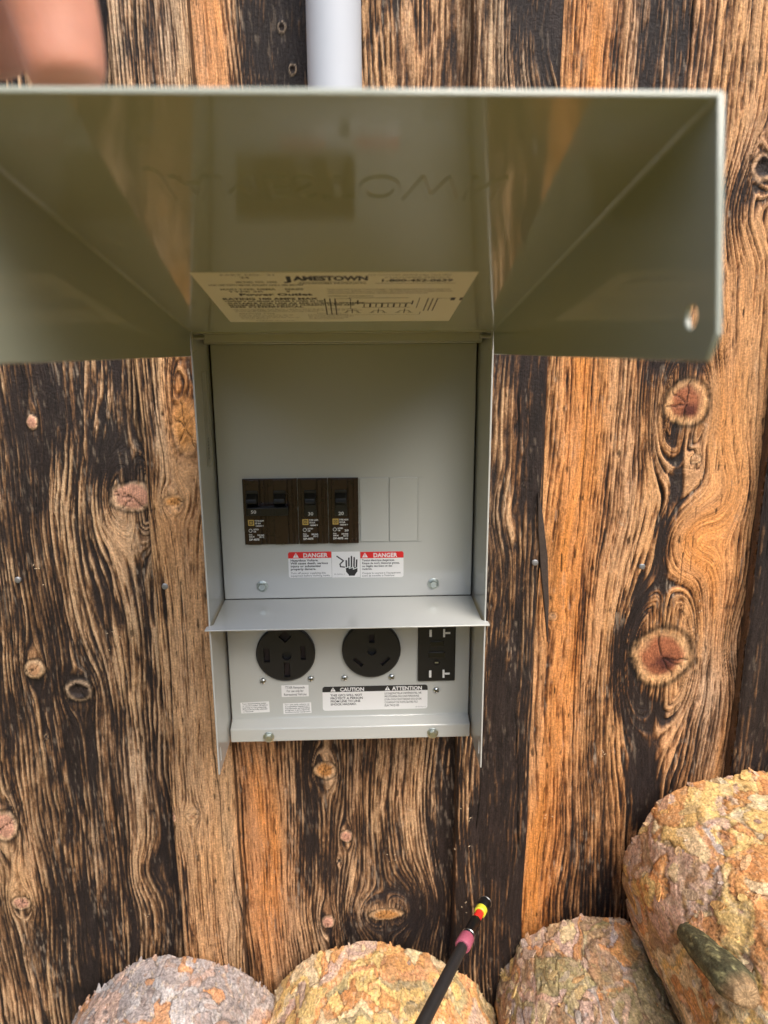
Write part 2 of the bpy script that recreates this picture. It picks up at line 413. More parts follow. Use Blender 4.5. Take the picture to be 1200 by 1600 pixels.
        outer = (np.exp(-((r-1.10)/.10)**2)*(k[5] if len(k) > 5 else .22)*(.3+.9*vn(kang*3, r*2, seed+i+60)))[..., None]*(r < 1.6)[..., None]
        col = col*(1-outer*.85)
        col = col*(1-a)+kc*a
        rel = rel*(1-a[..., 0]) + a[..., 0]*(.0012*np.cos(np.clip(r, 0, 1)*1.5) - .0012*crack - (.003*(1-ss(.3, .7, r)) if style == 'd' else 0))
    uc = u/.026+.9*vn(u/.05, Zg/.3, seed+81)
    ck = (1-ss(.010, .030, np.abs((uc % 1)-.5)))*ss(.60, .70, vn(np.floor(uc)*7.3, Zg/.09, seed+82)+.12*(br-.5))*(kv > 1.3)
    col = col*(1-.88*ck)[..., None]; rel = rel-.0018*ck
    edge = np.minimum(Xg-e0[:, None], e1[:, None]-Xg)
    rel = rel - .004*np.exp(-edge/.0022)
    P = np.stack([Xg, Y-rel, Zg], -1)
    fl = np.stack([u, Xg*0+seed, Zg], -1)
    # wrap sides and back: extra columns left and right
    def colm(k, y): 
        q = P[:, [k]].copy(); q[..., 1] = y; return q
    sd = np.array((.10, .060, .035))
    nsd = 4
    left = [colm(0, Y+depth*(1-i/nsd)) for i in range(nsd)]; right = [colm(-1, Y+depth*(i+1)/nsd) for i in range(nsd)]
    Pw = np.concatenate(left+[P]+right, 1)
    def cs(k): return np.concatenate([(sd*(.5+1.2*fbm(zs/.02, zs*0+i*3, seed+30+i))[:, None])[:, None] for i in range(nsd)], 1)
    Cw = np.concatenate([cs(0), col, cs(1)], 1)
    lf = np.concatenate([fl[:, :1]-.004*(nsd-i) for i in range(nsd)], 1); rf = np.concatenate([fl[:, -1:]+.004*(i+1) for i in range(nsd)], 1)
    Fw = np.concatenate([lf, fl, rf], 1)
    return grid_object('board', Pw, np.clip(Cw, 0, 1), Fw, WOOD, wall)

# wide board left of the box
board(-.46, -.199, YB, .022, base=.60, hue=.04, grey=.26, seed=11, ring=.0068,
  char=[(110,640,50,90,.12),(160,720,30,50,.25),(185,840,30,80,-.45),(60,880,22,90,-.3),(20,1350,40,110,-.55),(40,1560,60,60,-.25),(140,1420,100,90,.22),(110,1200,40,80,.2),(200,1140,40,60,.05),(200,980,35,60,-.15),(150,600,60,50,-.1),(160,1560,60,60,.3),(75,620,16,60,.25),(45,760,14,80,.2),(145,900,20,60,.15)],
  hues=[(30,1350,50,120,.2),(185,850,30,80,.25),(40,1560,60,60,.3)], greys=[(200,1200,50,90,.4),(180,690,50,60,.25),(40,1400,50,80,-.2)],
  knots=[(50,660,9,12,'p'),(54,1046,17,19,'t'),(123,1080,24,19,'d',.3),(208,776,34,24,'p',.5),(34,1411,17,14,'p'),(8,1290,22,30,'p'),(72,1152,4,5,'d')],
  bends=[(120,900,90,160,.012),(60,700,60,150,-.006),(230,1360,40,60,.014)])
# batten between board and box
board(-.205, -.134, YT, .020, base=.22, hue=.18, grey=.12, seed=23, ring=.0042,
  char=[(230,640,14,130,.35),(238,1100,10,260,.12),(225,60,70,80,.35),(285,680,20,80,-.25),(256,940,5,40,.55),(300,1300,60,120,-.12),(275,1300,12,90,-.25),(330,1420,40,150,.05),(250,700,8,40,-.3)],
  hues=[(288,650,26,60,.75),(270,820,30,70,.25),(262,1300,14,60,.2)], greys=[(225,50,80,90,.6),(240,660,14,70,.5)],
  knots=[(271,783,16,10,'o'),(268,1279,8,10,'p'),(300,1276,11,7,'t'),(290,668,20,44,'o',.3)], bends=[(285,600,26,60,.010)])
# wide board behind the box
board(-.139, .126, YB, .022, hidden=(-.40, .06), base=.44, hue=.10, grey=.22, seed=37, ring=.0056,
  char=[(325,60,28,140,-.55),(430,60,60,110,.42),(640,60,60,110,-.28),(700,90,14,80,.1),(412,1350,36,260,-.60),(487,1320,24,230,.42),(515,1240,14,60,-.35),(512,1420,16,60,-.40),(540,1330,12,60,-.2),(640,1250,50,90,-.05),(660,1430,60,80,.45),(590,1470,50,40,.3),(600,1425,40,16,-.5),(565,1300,20,60,.12),(690,1300,14,100,.2)],
  hues=[(325,60,34,160,1.1),(412,1350,46,260,1.2),(640,60,80,120,.25),(620,1230,60,60,.15)], greys=[(430,60,60,110,.7),(700,60,30,80,.3)],
  knots=[(440,42,6,8,'d'),(457,108,6,8,'d'),(507,1204,20,17,'o',.3),(541,1307,11,12,'p'),(512,1441,12,14,'p'),(604,1428,32,13,'o',.6),(530,1345,5,6,'d')],
  bends=[(440,60,50,120,.016),(640,1400,60,60,-.012)])
# batten right of the box
board(.120, .203, YT, .020, base=.66, hue=.12, grey=.18, seed=41, ring=.0062,
  char=[(785,700,16,200,-.34),(800,820,14,50,-.3),(840,700,16,150,.35),(770,1380,90,280,.45),(775,1120,60,130,.15),(770,70,12,70,-.3),(850,60,30,90,.10),(795,1000,10,90,-.2),(740,60,12,80,-.1)],
  greys=[(800,60,80,110,.5),(770,820,30,90,.5)], hues=[(800,700,30,200,.15)],
  bends=[(850,40,50,110,.022),(780,800,30,60,.008)])
# wide board on the right
board(.197, .447, YB, .022, base=.30, hue=.42, grey=.04, seed=53, ring=.0060,
  char=[(925,60,42,160,-.45),(1030,60,64,130,.55),(1175,60,50,80,-.12),(1165,300,34,55,.45),(1110,330,30,60,.2),(895,700,26,260,-.45),(880,1150,26,300,-.25),(832,1350,20,260,-.35),(985,720,30,150,.20),(1052,650,13,60,.75),(1060,760,13,60,.85),(1035,860,13,60,.75),(1000,930,14,50,.70),(985,1010,16,60,.6),(990,1110,34,50,.55),(1000,1190,30,60,.45),(1010,1260,40,60,.2),(1075,560,60,30,.5),(1130,700,40,120,-.35),(1090,850,46,80,-.38),(1150,620,40,90,-.25),(1110,1040,36,70,-.15),(1080,1200,40,70,.0),(930,1430,80,130,.50),(968,1020,18,60,.7),(975,1080,24,40,.7),(1010,1110,34,24,.6),(1010,1240,44,110,.45),(1060,1400,60,90,.6),(1028,560,16,60,.3),(905,1300,30,120,.25),(1130,1120,20,80,.2),(1040,1180,20,70,-.1)],
  hues=[(895,800,34,600,.75),(925,60,42,160,.5),(840,1350,40,260,.55),(1100,860,60,110,.35),(1140,640,50,120,.2),(1180,450,60,90,.15)],
  greys=[(1110,1080,50,110,.6),(1030,60,64,130,.6),(980,760,24,140,.2),(1020,1300,50,90,.2),(1180,250,40,60,.3)],
  knots=[(1073,630,35,36,'r',.5),(1033,1026,50,50,'r',.45),(1087,717,9,8,'t'),(864,963,8,8,'t'),(1192,262,18,20,'d',.5)],
  bends=[(1085,850,46,55,.030),(1120,760,70,60,-.018),(1150,1000,50,80,.020),(1180,330,50,60,.02)])
board(.440, .515, YT, .020, base=.88, hue=.1, grey=.3, seed=61, ring=.005, dens=.7)
for k, (a, b_, Y_) in enumerate([(.509, .76, YB), (.755, .83, YT), (.825, 1.08, YB), (-.53, -.455, YT), (-.785, -.525, YB), (-.85, -.78, YT), (-1.1, -.845, YB)]):
    board(a, b_, Y_, .02, base=.45, hue=.3, seed=71+k*5, dens=.3, zr=(-.9, .3))
MB().box((-1.1, .1545, -ZO), (1.08, .170, .95)).build('sheathing', mat('sheathing_dark', (.03, .022, .018), .9, var=.3), wall)
# splinter lifting from the batten's edge
sp = [at(841,770,.1075), at(848,800,.1075), at(856,870,.108), at(858,940,.109), at(856,1005,.110), at(852,960,.110), at(845,890,.109), at(841,830,.108)]
m_ = MB(); n_ = len(sp)
m_.add([tuple(p) for p in sp]+[(p.x, p.y+.005, p.z) for p in sp], [tuple(range(n_)), tuple(range(n_, 2*n_))[::-1]]+[(i, n_+i, n_+(i+1) % n_, (i+1) % n_) for i in range(n_)])
m_.build('splinter', mat('splinter_wood', (.045, .030, .022), .7, var=.5, vscale=250, bump=.0006, bscale=500), wall, bevel=.0006)
# sawdust and torn fibres caught on the boards
rs = random.Random(9); m_ = MB()
for px, py, n__ in ((733,1268,5),(735,1420,4),(722,1325,3),(850,1290,4),(610,1350,4),(240,1420,4),(180,1000,5),(60,900,4),(940,1180,5),(1090,950,3),(655,1250,3),(770,1540,4)):
    for _ in range(n__):
        c_ = at(px+rs.uniform(-14, 14), py+rs.uniform(-18, 18), YT-.0012 if (720 < px < 820 or 230 < px < 300) else YB-.0012); a_ = rs.uniform(0, 3.1)
        m_.box((-.0002, 0, -rs.uniform(.0008, .0022)), (.0003, .0003, .0008), 0, Matrix.Translation(c_) @ Matrix.Rotation(a_, 4, 'Y') @ Matrix.Rotation(rs.uniform(-.5, .5), 4, 'X'))
tag(m_.build('sawdust_flecks', mat('sawdust', (.70, .55, .36), .8), wall), kind='stuff')
# nails
nail_me = MB().lathe([(.0030, -.004), (.0034, 0), (.0034, .0009), (.0026, .0016), (.0008, .0018)], 14)
npos = [(836,879,YT-.0005), (1003,885,YB-.0005), (1183,880,YB-.0005), (28,906,YB-.0005), (258,916,YT-.0005)]
nail0 = None
for px, py, Y in npos:
    c = at(px, py, Y)
    if nail0 is None:
        m_ = MB(); m_.add(nail_me.v, nail_me.f, 0, frame(c, (1, 0, 0), (0, 0, 1)))
        nail0 = m_.build('nail', NAILM, wall, origin=c, smooth=True)
    else:
        o = nail0.copy(); C.objects.link(o); o.location = c+Vector((0, 0, ZO))-wall.location

# ------------------------------------------------------------------ outlet box
HW = .127; H = .4134; YP = .069; ZS = -.2615; TH = .0016
box = empty('power_outlet_box', (0, .10, -H))
tag(box, 'grey painted metal power outlet box with raised lid, breakers and receptacles on the wall', 'electrical box')
def side(s):
    m = MB()
    out = [(0, 0), (.1285, 0), (.1285, -H), (0, -H)]      # (y, z)
    x = s*HW
    M = Matrix(((0, 0, -s, x), (1, 0, 0, 0), (0, 1, 0, 0), (0, 0, 0, 1)))
    m.prism(out, TH, 0, M)
    o = m.build('side_panel', PAINT, box, bevel=.0005); recalc(o)
    c = MB().lathe([(.0022, -.01), (.0022, .01)], 16, 0, Matrix(((0, 0, 1, x), (1, 0, 0, .010), (0, 1, 0, -H+.016), (0, 0, 0, 1))))
    c2 = MB().box((x-.01, .0078, -H+.009), (x+.01, .0122, -H+.023))
    cut(o, c2)
    # inward front return along the upper part of the side
    return o
side(-1); side(1)
MB().box((-HW+.0018, .0012, -.0016), (HW-.0018, .128, 0)).build('top_panel', PAINT, box, bevel=.0004)
MB().box((-HW+.002, .1265, -.410), (HW-.002, .1285, -.002)).build('back_panel', PAINT, box)
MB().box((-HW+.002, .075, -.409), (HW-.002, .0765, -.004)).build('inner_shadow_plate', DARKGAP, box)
# lintel under the hinge
MB().box((-HW+.0045, .035, -.011), (HW-.0045, .0685, -.0095)).box((-HW+.0045, .0335, -.0095), (HW-.0045, .0350, -.0020)).build('head_flange', PAINT, box, bevel=.0006)
# upper dead front
XP = .1238
up = MB().box((-XP, YP, ZS+.0005), (XP, YP+.0045, -.0115)).build('breaker_cover', PAINT, box, bevel=.0012)
# lower cover: panel, ledge, bottom flange
prof = [(YP, -.2640), (YP, -.3930), (.0555, -.3975), (.0555, -.4125), (.072, -.4125), (.072, -.2640)]
m_ = MB()
M = Matrix(((0, 0, 1, -XP), (1, 0, 0, 0), (0, 1, 0, 0), (0, 0, 0, 1)))
m_.prism(prof, 2*XP, 0, M); lo = m_.build('receptacle_cover', PAINT, box, bevel=.0012); recalc(lo)
# shelf: trapezoid sheet reaching out past the sides
m_ = MB()
outl = [(-XP, YP), (-XP, .004), (-HW-.0022, -.0005), (-HW-.0022, -.0088), (HW+.0022, -.0088), (HW+.0022, -.0005), (XP, .004), (XP, YP)]
m_.prism([(x, y) for x, y in outl], -.0014, 0, Matrix(((1, 0, 0, 0), (0, 1, 0, 0), (0, 0, 1, ZS+.0004), (0, 0, 0, 1))))
o = m_.build('divider_shelf', PAINT, box, bevel=.0004); recalc(o)

# hex screws and pan head screws
def copies(first, points, parent):
    for c in points:
        o = first.copy(); C.objects.link(o); o.location = Vector(c)+Vector((0, 0, ZO))-world_loc(parent)
        o.rotation_euler = (0, random.uniform(-1, 1), 0)
random.seed(3)
def screw(kind, pts):
    c = Vector(pts[0]); M = frame(c, (1, 0, 0), (0, 0, 1)); m = MB()
    if kind == 'hex_screw':
        m.lathe([(.0058, -.002), (.0058, .0006), (.0052, .0009)], 24, 0, M)
        m.lathe([(.0042, .0009), (.0042, .0030), (.0034, .0038)], 6, 0, M)
    else:
        m.lathe([(.0034, -.002), (.0034, .0006), (.0029, .0016), (.0018, .0022), (.0009, .0024)], 20, 0, M)
        m.box((-.0024, -.00035, .0015), (.0024, .00035, .00255), 1, M); m.box((-.00035, -.0024, .0015), (.00035, .0024, .00256), 1, M)
    o = m.build(kind, [GALV if kind == 'hex_screw' else STEEL, HOLE if kind == 'pan_screw' else STEEL], box, origin=c, smooth=True)
    o['label'] = 'zinc plated hex bolt' if kind == 'hex_screw' else 'small zinc pan head screw'
    copies(o, pts[1:], box)
screw('hex_screw', [(-.0858, YP, -.2475), (.0852, YP, -.2480), (-.0847, .0555, -.4070), (.0848, .0555, -.4072)])
screw('pan_screw', [(-.0897, YP, -.3505), (-.0405, YP, -.3490), (-.0058, YP, -.3490), (.0430, YP, -.3490), (.0895, YP, -.3650)])

# ---- circuit breakers
def breaker(x0, x1, poles, rating):
    z0, z1 = -.2036, -.1380; m = MB(); pw = (x1-x0)/poles
    m.box((x0+.0002, YP-.0022, z0), (x1-.0002, YP+.004, z1), 0)
    for k in range(poles):
        a = x0+k*pw
        # raised centre block and side ribs
        m.box((a+.0035, YP-.0050, z0+.0006), (a+pw*.63, YP-.0020, z1-.0006), 0)
        m.box((a+pw*.66, YP-.0038, z0+.0010), (a+pw*.80, YP-.0020, z1-.0008), 0)
        m.box((a+pw*.84, YP-.0030, z0+.0004), (a+pw*.93, YP-.0020, z1-.0004), 0)
    b = m.build('circuit_breaker', BROWN, box, bevel=.0004)
    b['label'] = f'brown {"double pole" if poles == 2 else "single pole"} breaker marked {rating}'
    for k in range(poles):
        a = x0+k*pw; cx = a+pw*.36 if poles == 2 else a+pw*.42
        t = MB(); t.box((cx-.0058, YP-.0058, -.1700), (cx+.0058, YP-.0035, -.1490), 0)
        hw = .0052
        t.add([(cx-hw, YP-.0055, -.1515), (cx+hw, YP-.0055, -.1515), (cx+hw, YP-.0055, -.1640), (cx-hw, YP-.0055, -.1640),
               (cx-hw, YP-.0125, -.1560), (cx+hw, YP-.0125, -.1560), (cx+hw, YP-.0130, -.1600), (cx-hw, YP-.0130, -.1600)],
              [(0,1,5,4), (4,5,6,7), (7,6,2,3), (0,4,7,3), (1,2,6,5)], 0)
        t.build('toggle', BLACK, b, bevel=.0007)
    if poles == 2:
        t = MB().box((x0+.0045, YP-.0145, -.1715), (x0+.0045+.0400, YP-.0050, -.1635)); t.build('handle_tie', BLACK, b, bevel=.0006)
        t = MB(); t.box((x0+.0065, YP-.0149, -.1712), (x0+.0162, YP-.0143, -.1640)); t.box((x0+.0185, YP-.0149, -.1712), (x0+.0300, YP-.0143, -.1640)); t.box((x0+.0325, YP-.0149, -.1712), (x0+.0425, YP-.0143, -.1640))
        t.build('handle_face', BLACK, b, bevel=.0003)
        nx, ny = x0+.0115, YP-.01500
    else:
        cx = x0+pw*.42; MB().box((cx-.0062, YP-.0060, -.1750), (cx+.0062, YP-.0048, -.1690)).build('rating_window', BLACK, b, bevel=.0003)
        nx, ny = cx, YP-.0061
    lw = MB(); lw.text(rating, .0046, front(nx, -.1738 if poles == 1 else -.1690, ny), width=.0052, align='CENTER', bold=.00005, h=.0001); lw.build('rating_number', WPRINT, b)
    # printed legend
    l = MB(); y = YP-.0051; lx = x0+(.0045 if poles == 2 else .0040)
    l.box((lx, y-.0001, -.1835), (lx+.0058, y, -.1777), 0)
    l.box((lx+.0011, y-.00016, -.1824), (lx+.0047, y-.0001, -.1788), 1); l.box((lx+.0018, y-.0002, -.1817), (lx+.0040, y-.00016, -.1795), 0)
    l.box((lx+.0024, y-.00024, -.1811), (lx+.0034, y-.0002, -.1801), 1)
    def tx(s_, dx, z, w_, size=.0023, bold=.00008): l.text(s_, size, front(lx+dx, z, y-.0001), width=w_, m=2, bold=bold)
    tx('TYPE HOM', .0064, -.1796, .0088); tx('10 kA', .0064, -.1821, .0060, .0025); tx('120/240 V', .0070, -.1845, .0080, .0019)
    ring = []
    l.lathe([(.0019, 0), (.0019, .0001)], 16, 2, front(lx+.0020, -.1885, y-.00005)); l.lathe([(.0014, 0), (.0014, .00016)], 16, 1, front(lx+.0020, -.1885, y-.00005))
    tx('UL', .0013, -.1890, .0014, .0018, .00003)
    tx('LISTED', .0048, -.1880, .0052, .0019); tx('CB', .0048, -.1902, .0026, .0019)
    tx('CU-AL', .0002, -.1932, .0036, .0018); tx('SWD HACR', .0085, -.1938, .0066, .0020); tx('75 C', .0100, -.1958, .0050, .0018)
    tx('ISSUE', .0004, -.1953, .0052, .0018); tx('DP-4075', .0004, -.1985, .0098, .0028, .00012)
    if rating == '20': tx('20', .0115, -.1905, .0040, .0026); tx('SWD', .0115, -.1985, .0034, .0018)
    l.build('printed_legend', [YEL, BLACK, WPRINT], b)
breaker(-.1006, -.0478, 2, '50'); breaker(-.0476, -.0186, 1, '30'); breaker(-.0184, .0112, 1, '20')
# knockout blanks
for x0, x1 in ((.0125, .0402), (.0412, .0690)):
    m_ = MB(); z0, z1 = -.2028, -.1385
    m_.box((x0, YP-.0011, z0), (x1, YP-.00005, z1)); m_.build('blank_plate', PAINT, box, bevel=.0005)
m_ = MB().box((.0698, YP-.0006, -.1392), (.0745, YP-.00005, -.1385)).box((.0698, YP-.0006, -.2034), (.0735, YP-.00005, -.2028)).box((.0696, YP-.0006, -.2034), (.0702, YP-.00005, -.1385))
m_.build('knockout_score', PAINT, box)

# ---- receptacles
def slotbox(cx, cz, w_, h_, ang=0):
    M = front(cx, cz, YP) @ Matrix.Rotation(ang, 4, 'Z')
    return MB().box((-w_/2, -h_/2, .0005), (w_/2, h_/2, .02), 0, M), M
def round_receptacle(cx, cz, r, slots, ground_hole, label):
    m = MB().lathe([(r, -.003), (r, .0042), (r-.0012, .0052)], 64, 0, front(cx, cz, YP))
    o = m.build('receptacle', BLACKF, box, smooth=True); recalc(o); o['label'] = label
    c = MB(); inner = []
    for dx, dz, w_, h_, a in slots:
        b_, M = slotbox(cx+dx, cz+dz, w_, h_, a); c.add(b_.v, b_.f); inner.append((M, w_, h_))
    if ground_hole:
        c.lathe([(ground_hole[2], .0005), (ground_hole[2], .02)], 20, 0, front(cx+ground_hole[0], cz+ground_hole[1], YP))
    cut(o, c)
    for M, w_, h_ in inner:
        q = MB().box((-w_/2+.0004, -h_/2+.0006, .0006), (w_/2-.0008, h_/2-.0006, .0012), 0, M).build('contact', COPPER, o)
    return o
round_receptacle(-.0650, -.3190, .0300, [(-.0190, -.001, .0062, .0150, 0), (.0178, .001, .0050, .0150, 0), (.0010, -.0175, .0062, .0160, 0), (0, .0190, .0095, .0095, .785)], (.001, -.0020, .0048), 'black four slot 50 amp receptacle')
round_receptacle(.0222, -.3170, .0300, [(-.0135, -.0125, .0038, .0115, .8), (.0140, -.0120, .0038, .0115, -.8), (.0005, .0130, .0055, .0090, 0)], (.0005, -.0008, .0046), 'black three slot 30 amp receptacle')
# gfci receptacle
gx0, gx1, gz0, gz1 = .0700, .1085, -.3535, -.2800
g = MB().box((gx0, YP-.0035, gz0), (gx1, YP+.002, gz1)).build('gfci_receptacle', BLACKF, box, bevel=.0011)
g['label'] = 'black rectangular safety receptacle with test and reset buttons'
cxg = (gx0+gx1)/2
MB().box((cxg-.0070, YP-.0044, -.3140), (cxg+.0070, YP-.0030, -.3085)).build('test_button', BLACK, g, bevel=.0004)
MB().box((cxg-.0085, YP-.0048, -.3270), (cxg+.0085, YP-.0030, -.3205)).build('reset_button', BLACK, g, bevel=.0005)
MB().lathe([(.0034, .0033), (.0034, .0037)], 16, 0, front(cxg, -.3325, YP)).build('ground_hole', HOLE, g)
MB().box((cxg-.0018, YP-.0041, -.3330), (cxg+.0016, YP-.0037, -.3318)).build('contact', STEEL, g)
for zz in (-.3450, -.3000):
    MB().box((cxg-.0078, YP-.0040, zz-.0038), (cxg-.0054, YP-.0034, zz+.0038)).build('contact', WPRINT, g)
    MB().box((cxg+.0062, YP-.0040, zz-.0044), (cxg+.0082, YP-.0034, zz+.0044)).box((cxg+.0084, YP-.0040, zz-.0010), (cxg+.0135, YP-.0034, zz+.0010)).build('contact', WPRINT, g)

# ---- labels
def rrect(x0, z0, x1, z1, r, corners=(1, 1, 1, 1)):
    pts = []
    for (cx, cz, a0, on) in ((x1-r, z1-r, 0, corners[0]), (x0+r, z1-r, 90, corners[1]), (x0+r, z0+r, 180, corners[2]), (x1-r, z0+r, 270, corners[3])):
        if on:
            for k in range(6):
                a = math.radians(a0+k*18); pts.append((cx+r*math.cos(a), cz+r*math.sin(a)))
        else: pts.append(({0: x1, 90: x0, 180: x0, 270: x1}[a0], {0: z1, 90: z1, 180: z0, 270: z0}[a0]))
    return pts
def plate(m, pts, M, h=.00012, mi=0, base=0):
    m.prism(pts, h, mi, M @ Matrix.Translation((0, 0, base)))
def triangle(m, x, z, s_, M, mi_w, mi_b, h):
    m.add([(x-s_*.58, z, h), (x+s_*.58, z, h), (x, z+s_, h)], [(0, 1, 2)], mi_w, M)
    m.add([(x-s_*.06, z+s_*.26, h+.00004), (x+s_*.06, z+s_*.26, h+.00004), (x+s_*.09, z+s_*.72, h+.00004), (x-s_*.09, z+s_*.72, h+.00004)], [(0, 1, 2, 3)], mi_b, M)
    m.add([(x-s_*.06, z+s_*.08, h+.00004), (x+s_*.06, z+s_*.08, h+.00004), (x+s_*.06, z+s_*.2, h+.00004), (x-s_*.06, z+s_*.2, h+.00004)], [(0, 1, 2, 3)], mi_b, M)
MF = front(0, 0, YP-.00003)
LM = [WHITEP, INK, RED, INKG]
def tline(m, s_, x, z, size, width=None, mi=1, bold=.00006, align='LEFT', M=MF, h=.0002): m.text(s_, size, M @ Matrix.Translation((x, z, 0)), width=width, m=mi, bold=bold, align=align, h=h)
# danger label, English half
d = MB(); x0, x1, z0, z1 = -.0592, -.0165, -.2392, -.2124
plate(d, rrect(x0, z0, x1, z1, .0022, (0, 1, 1, 0)), MF)
plate(d, rrect(x0, -.2190, x1, z1, .0022, (0, 1, 0, 0)), MF, .00006, 2, .00012)
triangle(d, -.0515, -.2182, .0050, MF, 0, 2, .00024)
tline(d, 'DANGER', -.0445, -.2180, .0060, .0245, 0, .00016, h=.00024)
for i, s_ in enumerate(['Hazardous Voltage.', 'Will cause death, serious', 'injury or substantial', 'property damage.']): tline(d, s_, -.0570, -.2222-i*.0030, .0030, [.0275, .0370, .0295, .0250][i], 1, .00009)
for i, s_ in enumerate(['Turn off power supplying this', 'equipment before working inside.']): tline(d, s_, -.0570, -.2353-i*.0027, .0027, [.0345, .0390][i], 3, .00003)
d.build('danger_label', LM, box)['label'] = 'red and white DANGER sticker in English'
# pictogram
d = MB(); plate(d, rrect(-.0161, -.2396, .0118, -.2128, .001, (0, 0, 0, 0)), MF)
h = .0002
def poly(m, pts, mi, M=MF, hh=h): m.add([(p[0], p[1], hh) for p in pts], [tuple(range(len(pts)))], mi, M)
def stroke(m, pts, w_, mi, M=MF, hh=h):
    for a, b_ in zip(pts[:-1], pts[1:]):
        a = Vector((*a, 0)); b_ = Vector((*b_, 0)); t_ = (b_-a).normalized(); n__ = Vector((-t_.y, t_.x, 0))*w_/2
        a -= t_*w_*.25; b_ += t_*w_*.25
        m.add([(q.x, q.y, hh) for q in (a-n__, b_-n__, b_+n__, a+n__)], [(0, 1, 2, 3)], mi, M)
ox, oz = -.0016, -.2262
for i, (fx, top, lean) in enumerate(((.0000, .0042, -.0003), (.0025, .0068, -.0001), (.0050, .0085, 0), (.0075, .0072, .0002), (.0099, .0048, .0003))):
    stroke(d, [(ox+fx-.0002, oz-.0045), (ox+fx+lean, oz+top)], .0015, 1)
poly(d, [(ox-.0008, oz-.0030), (ox+.0108, oz-.0030), (ox+.0108, oz-.0072), (ox+.0085, oz-.0104), (ox+.0080, oz-.0118), (ox+.0022, oz-.0118), (ox+.0018, oz-.0104), (ox-.0006, oz-.0075)], 1, hh=.00021)
stroke(d, [(ox-.0014, oz-.0036), (ox+.0030, oz-.0022), (ox+.0026, oz-.0042), (ox+.0070, oz-.0028), (ox+.0066, oz-.0050), (ox+.0115, oz-.0030)], .0008, 0, hh=.00028)
stroke(d, [(ox-.0095, oz+.0088), (ox-.0030, oz+.0040), (ox-.0065, oz+.0005), (ox-.0060, oz-.0022), (ox-.0020, oz-.0026)], .0013, 1)
tline(d, 'SK-1000 Rev. A', -.0140, -.2368, .0018, .0105, 3, 0)
d.build('shock_pictogram_label', LM, box)['label'] = 'white sticker with black hand and electric shock symbol'
# danger label, French half
d = MB(); x0, x1, z0, z1 = .0122, .0552, -.2404, -.2134
plate(d, rrect(x0, z0, x1, z1, .0022, (1, 0, 0, 1)), MF)
plate(d, rrect(x0, -.2200, x1, z1, .0022, (1, 0, 0, 0)), MF, .00006, 2, .00012)
triangle(d, .0168, -.2191, .0050, MF, 0, 2, .00024)
tline(d, 'DANGER', .0250, -.2190, .0060, .0240, 0, .00016, h=.00024)
for i, s_ in enumerate(['Tension électrique dangereuse.', 'Risque de mort, blessures graves,', 'ou dégâts des biens et des', 'matériels.']): tline(d, s_, .0138, -.2231-i*.0030, .0029, [.0325, .0375, .0300, .0100][i], 1, .00006)
for i, s_ in enumerate(["Coupez le courant à l'équipement", "avant de travailler à l'intérieur."]): tline(d, s_, .0138, -.2364-i*.0027, .0027, [.0385, .0330][i], 3, .00003)
d.build('danger_label', LM, box)['label'] = 'red and white DANGER sticker in French'
# caution label
d = MB(); x0, x1, z0, z1 = -.0290, .0830, -.3915, -.3590
z0, z1 = -.3925, -.3600
plate(d, rrect(-.0290, -.3860, .0805, -.3585, .0030), MF)
plate(d, rrect(-.0290, -.3648, .0805, -.3585, .0030, (1, 1, 0, 0)), MF, .00006, 1, .00012)
triangle(d, -.0180, -.3641, .0048, MF, 0, 1, .00024); tline(d, 'CAUTION', -.0108, -.3641, .0058, .0250, 0, .00018, h=.00024)
triangle(d, .0385, -.3641, .0048, MF, 0, 1, .00024); tline(d, 'ATTENTION', .0435, -.3641, .0058, .0310, 0, .00018, h=.00024)
for i, s_ in enumerate(['THIS GFCI WILL NOT', 'PROTECT A PERSON', 'FROM LINE TO LINE', 'SHOCK HAZARD.']): tline(d, s_, -.0208, -.3698-i*.0034, .0035, [.0330, .0335, .0310, .0270][i], 1, .00008)
for i, s_ in enumerate(['LE DISJONCTEUR DIFFÉRENTIEL NE', 'PROTÉGERA PAS UNE PERSONNE', "D'UN CHOC ÉLECTRIQUE (SSU) D'UN", 'COURANT DE FUITE ENTRE FILS', 'ÉLECTRIQUES.']): tline(d, s_, .0355, -.3688-i*.0034, .0031, [.0385, .0360, .0385, .0345, .0155][i], 1, .00003)
tline(d, 'SK-900 Rev. B', .0680, -.3843, .0016, .0105, 3, 0)
d.build('caution_label', LM, box)['label'] = 'black and white CAUTION and ATTENTION sticker'
def small_label(x0, z0, x1, z1, lines, ang, lab, center=False):
    w_, h_ = x1-x0, z1-z0; M = front(x0, z0, YP-.00003) @ Matrix.Rotation(ang, 4, 'Z'); d = MB()
    plate(d, rrect(0, 0, w_, h_, .0004), M); n = len(lines); st = (h_-.0012)/n
    for i, (s_, f_) in enumerate(lines):
        d.text(s_, st*.95, M @ Matrix.Translation((w_/2 if center else .0018, h_-.0004-st*(i+.85), 0)), width=w_*f_, m=1, bold=.00003, align='CENTER' if center else 'LEFT', h=.0002)
    d.build('instruction_label', LM, box)['label'] = lab
small_label(-.0712, -.3690, -.0432, -.3560, [('TT30R Receptacle', .72), ('For use only for', .62), ('Recreational Vehicles', .84)], 0, 'small white receptacle sticker, upper one', True)
small_label(-.1138, -.3868, -.0842, -.3745, [('Turn disconnecting means', .84), ('or circuit breaker off before', .88), ('inserting or removing plug.', .84), ('Plug must be fully inserted', .86), ('or removed.', .38)], .03, 'small white sticker at lower left of cover')
small_label(-.0700, -.3885, -.0408, -.3765, [('For use only where an', .88), ('acceptable equipment', .88), ('equipment grounding', .88), ('program is provided by', .88), ('environmental equipment', .90)], .02, 'small white sticker, lower middle')
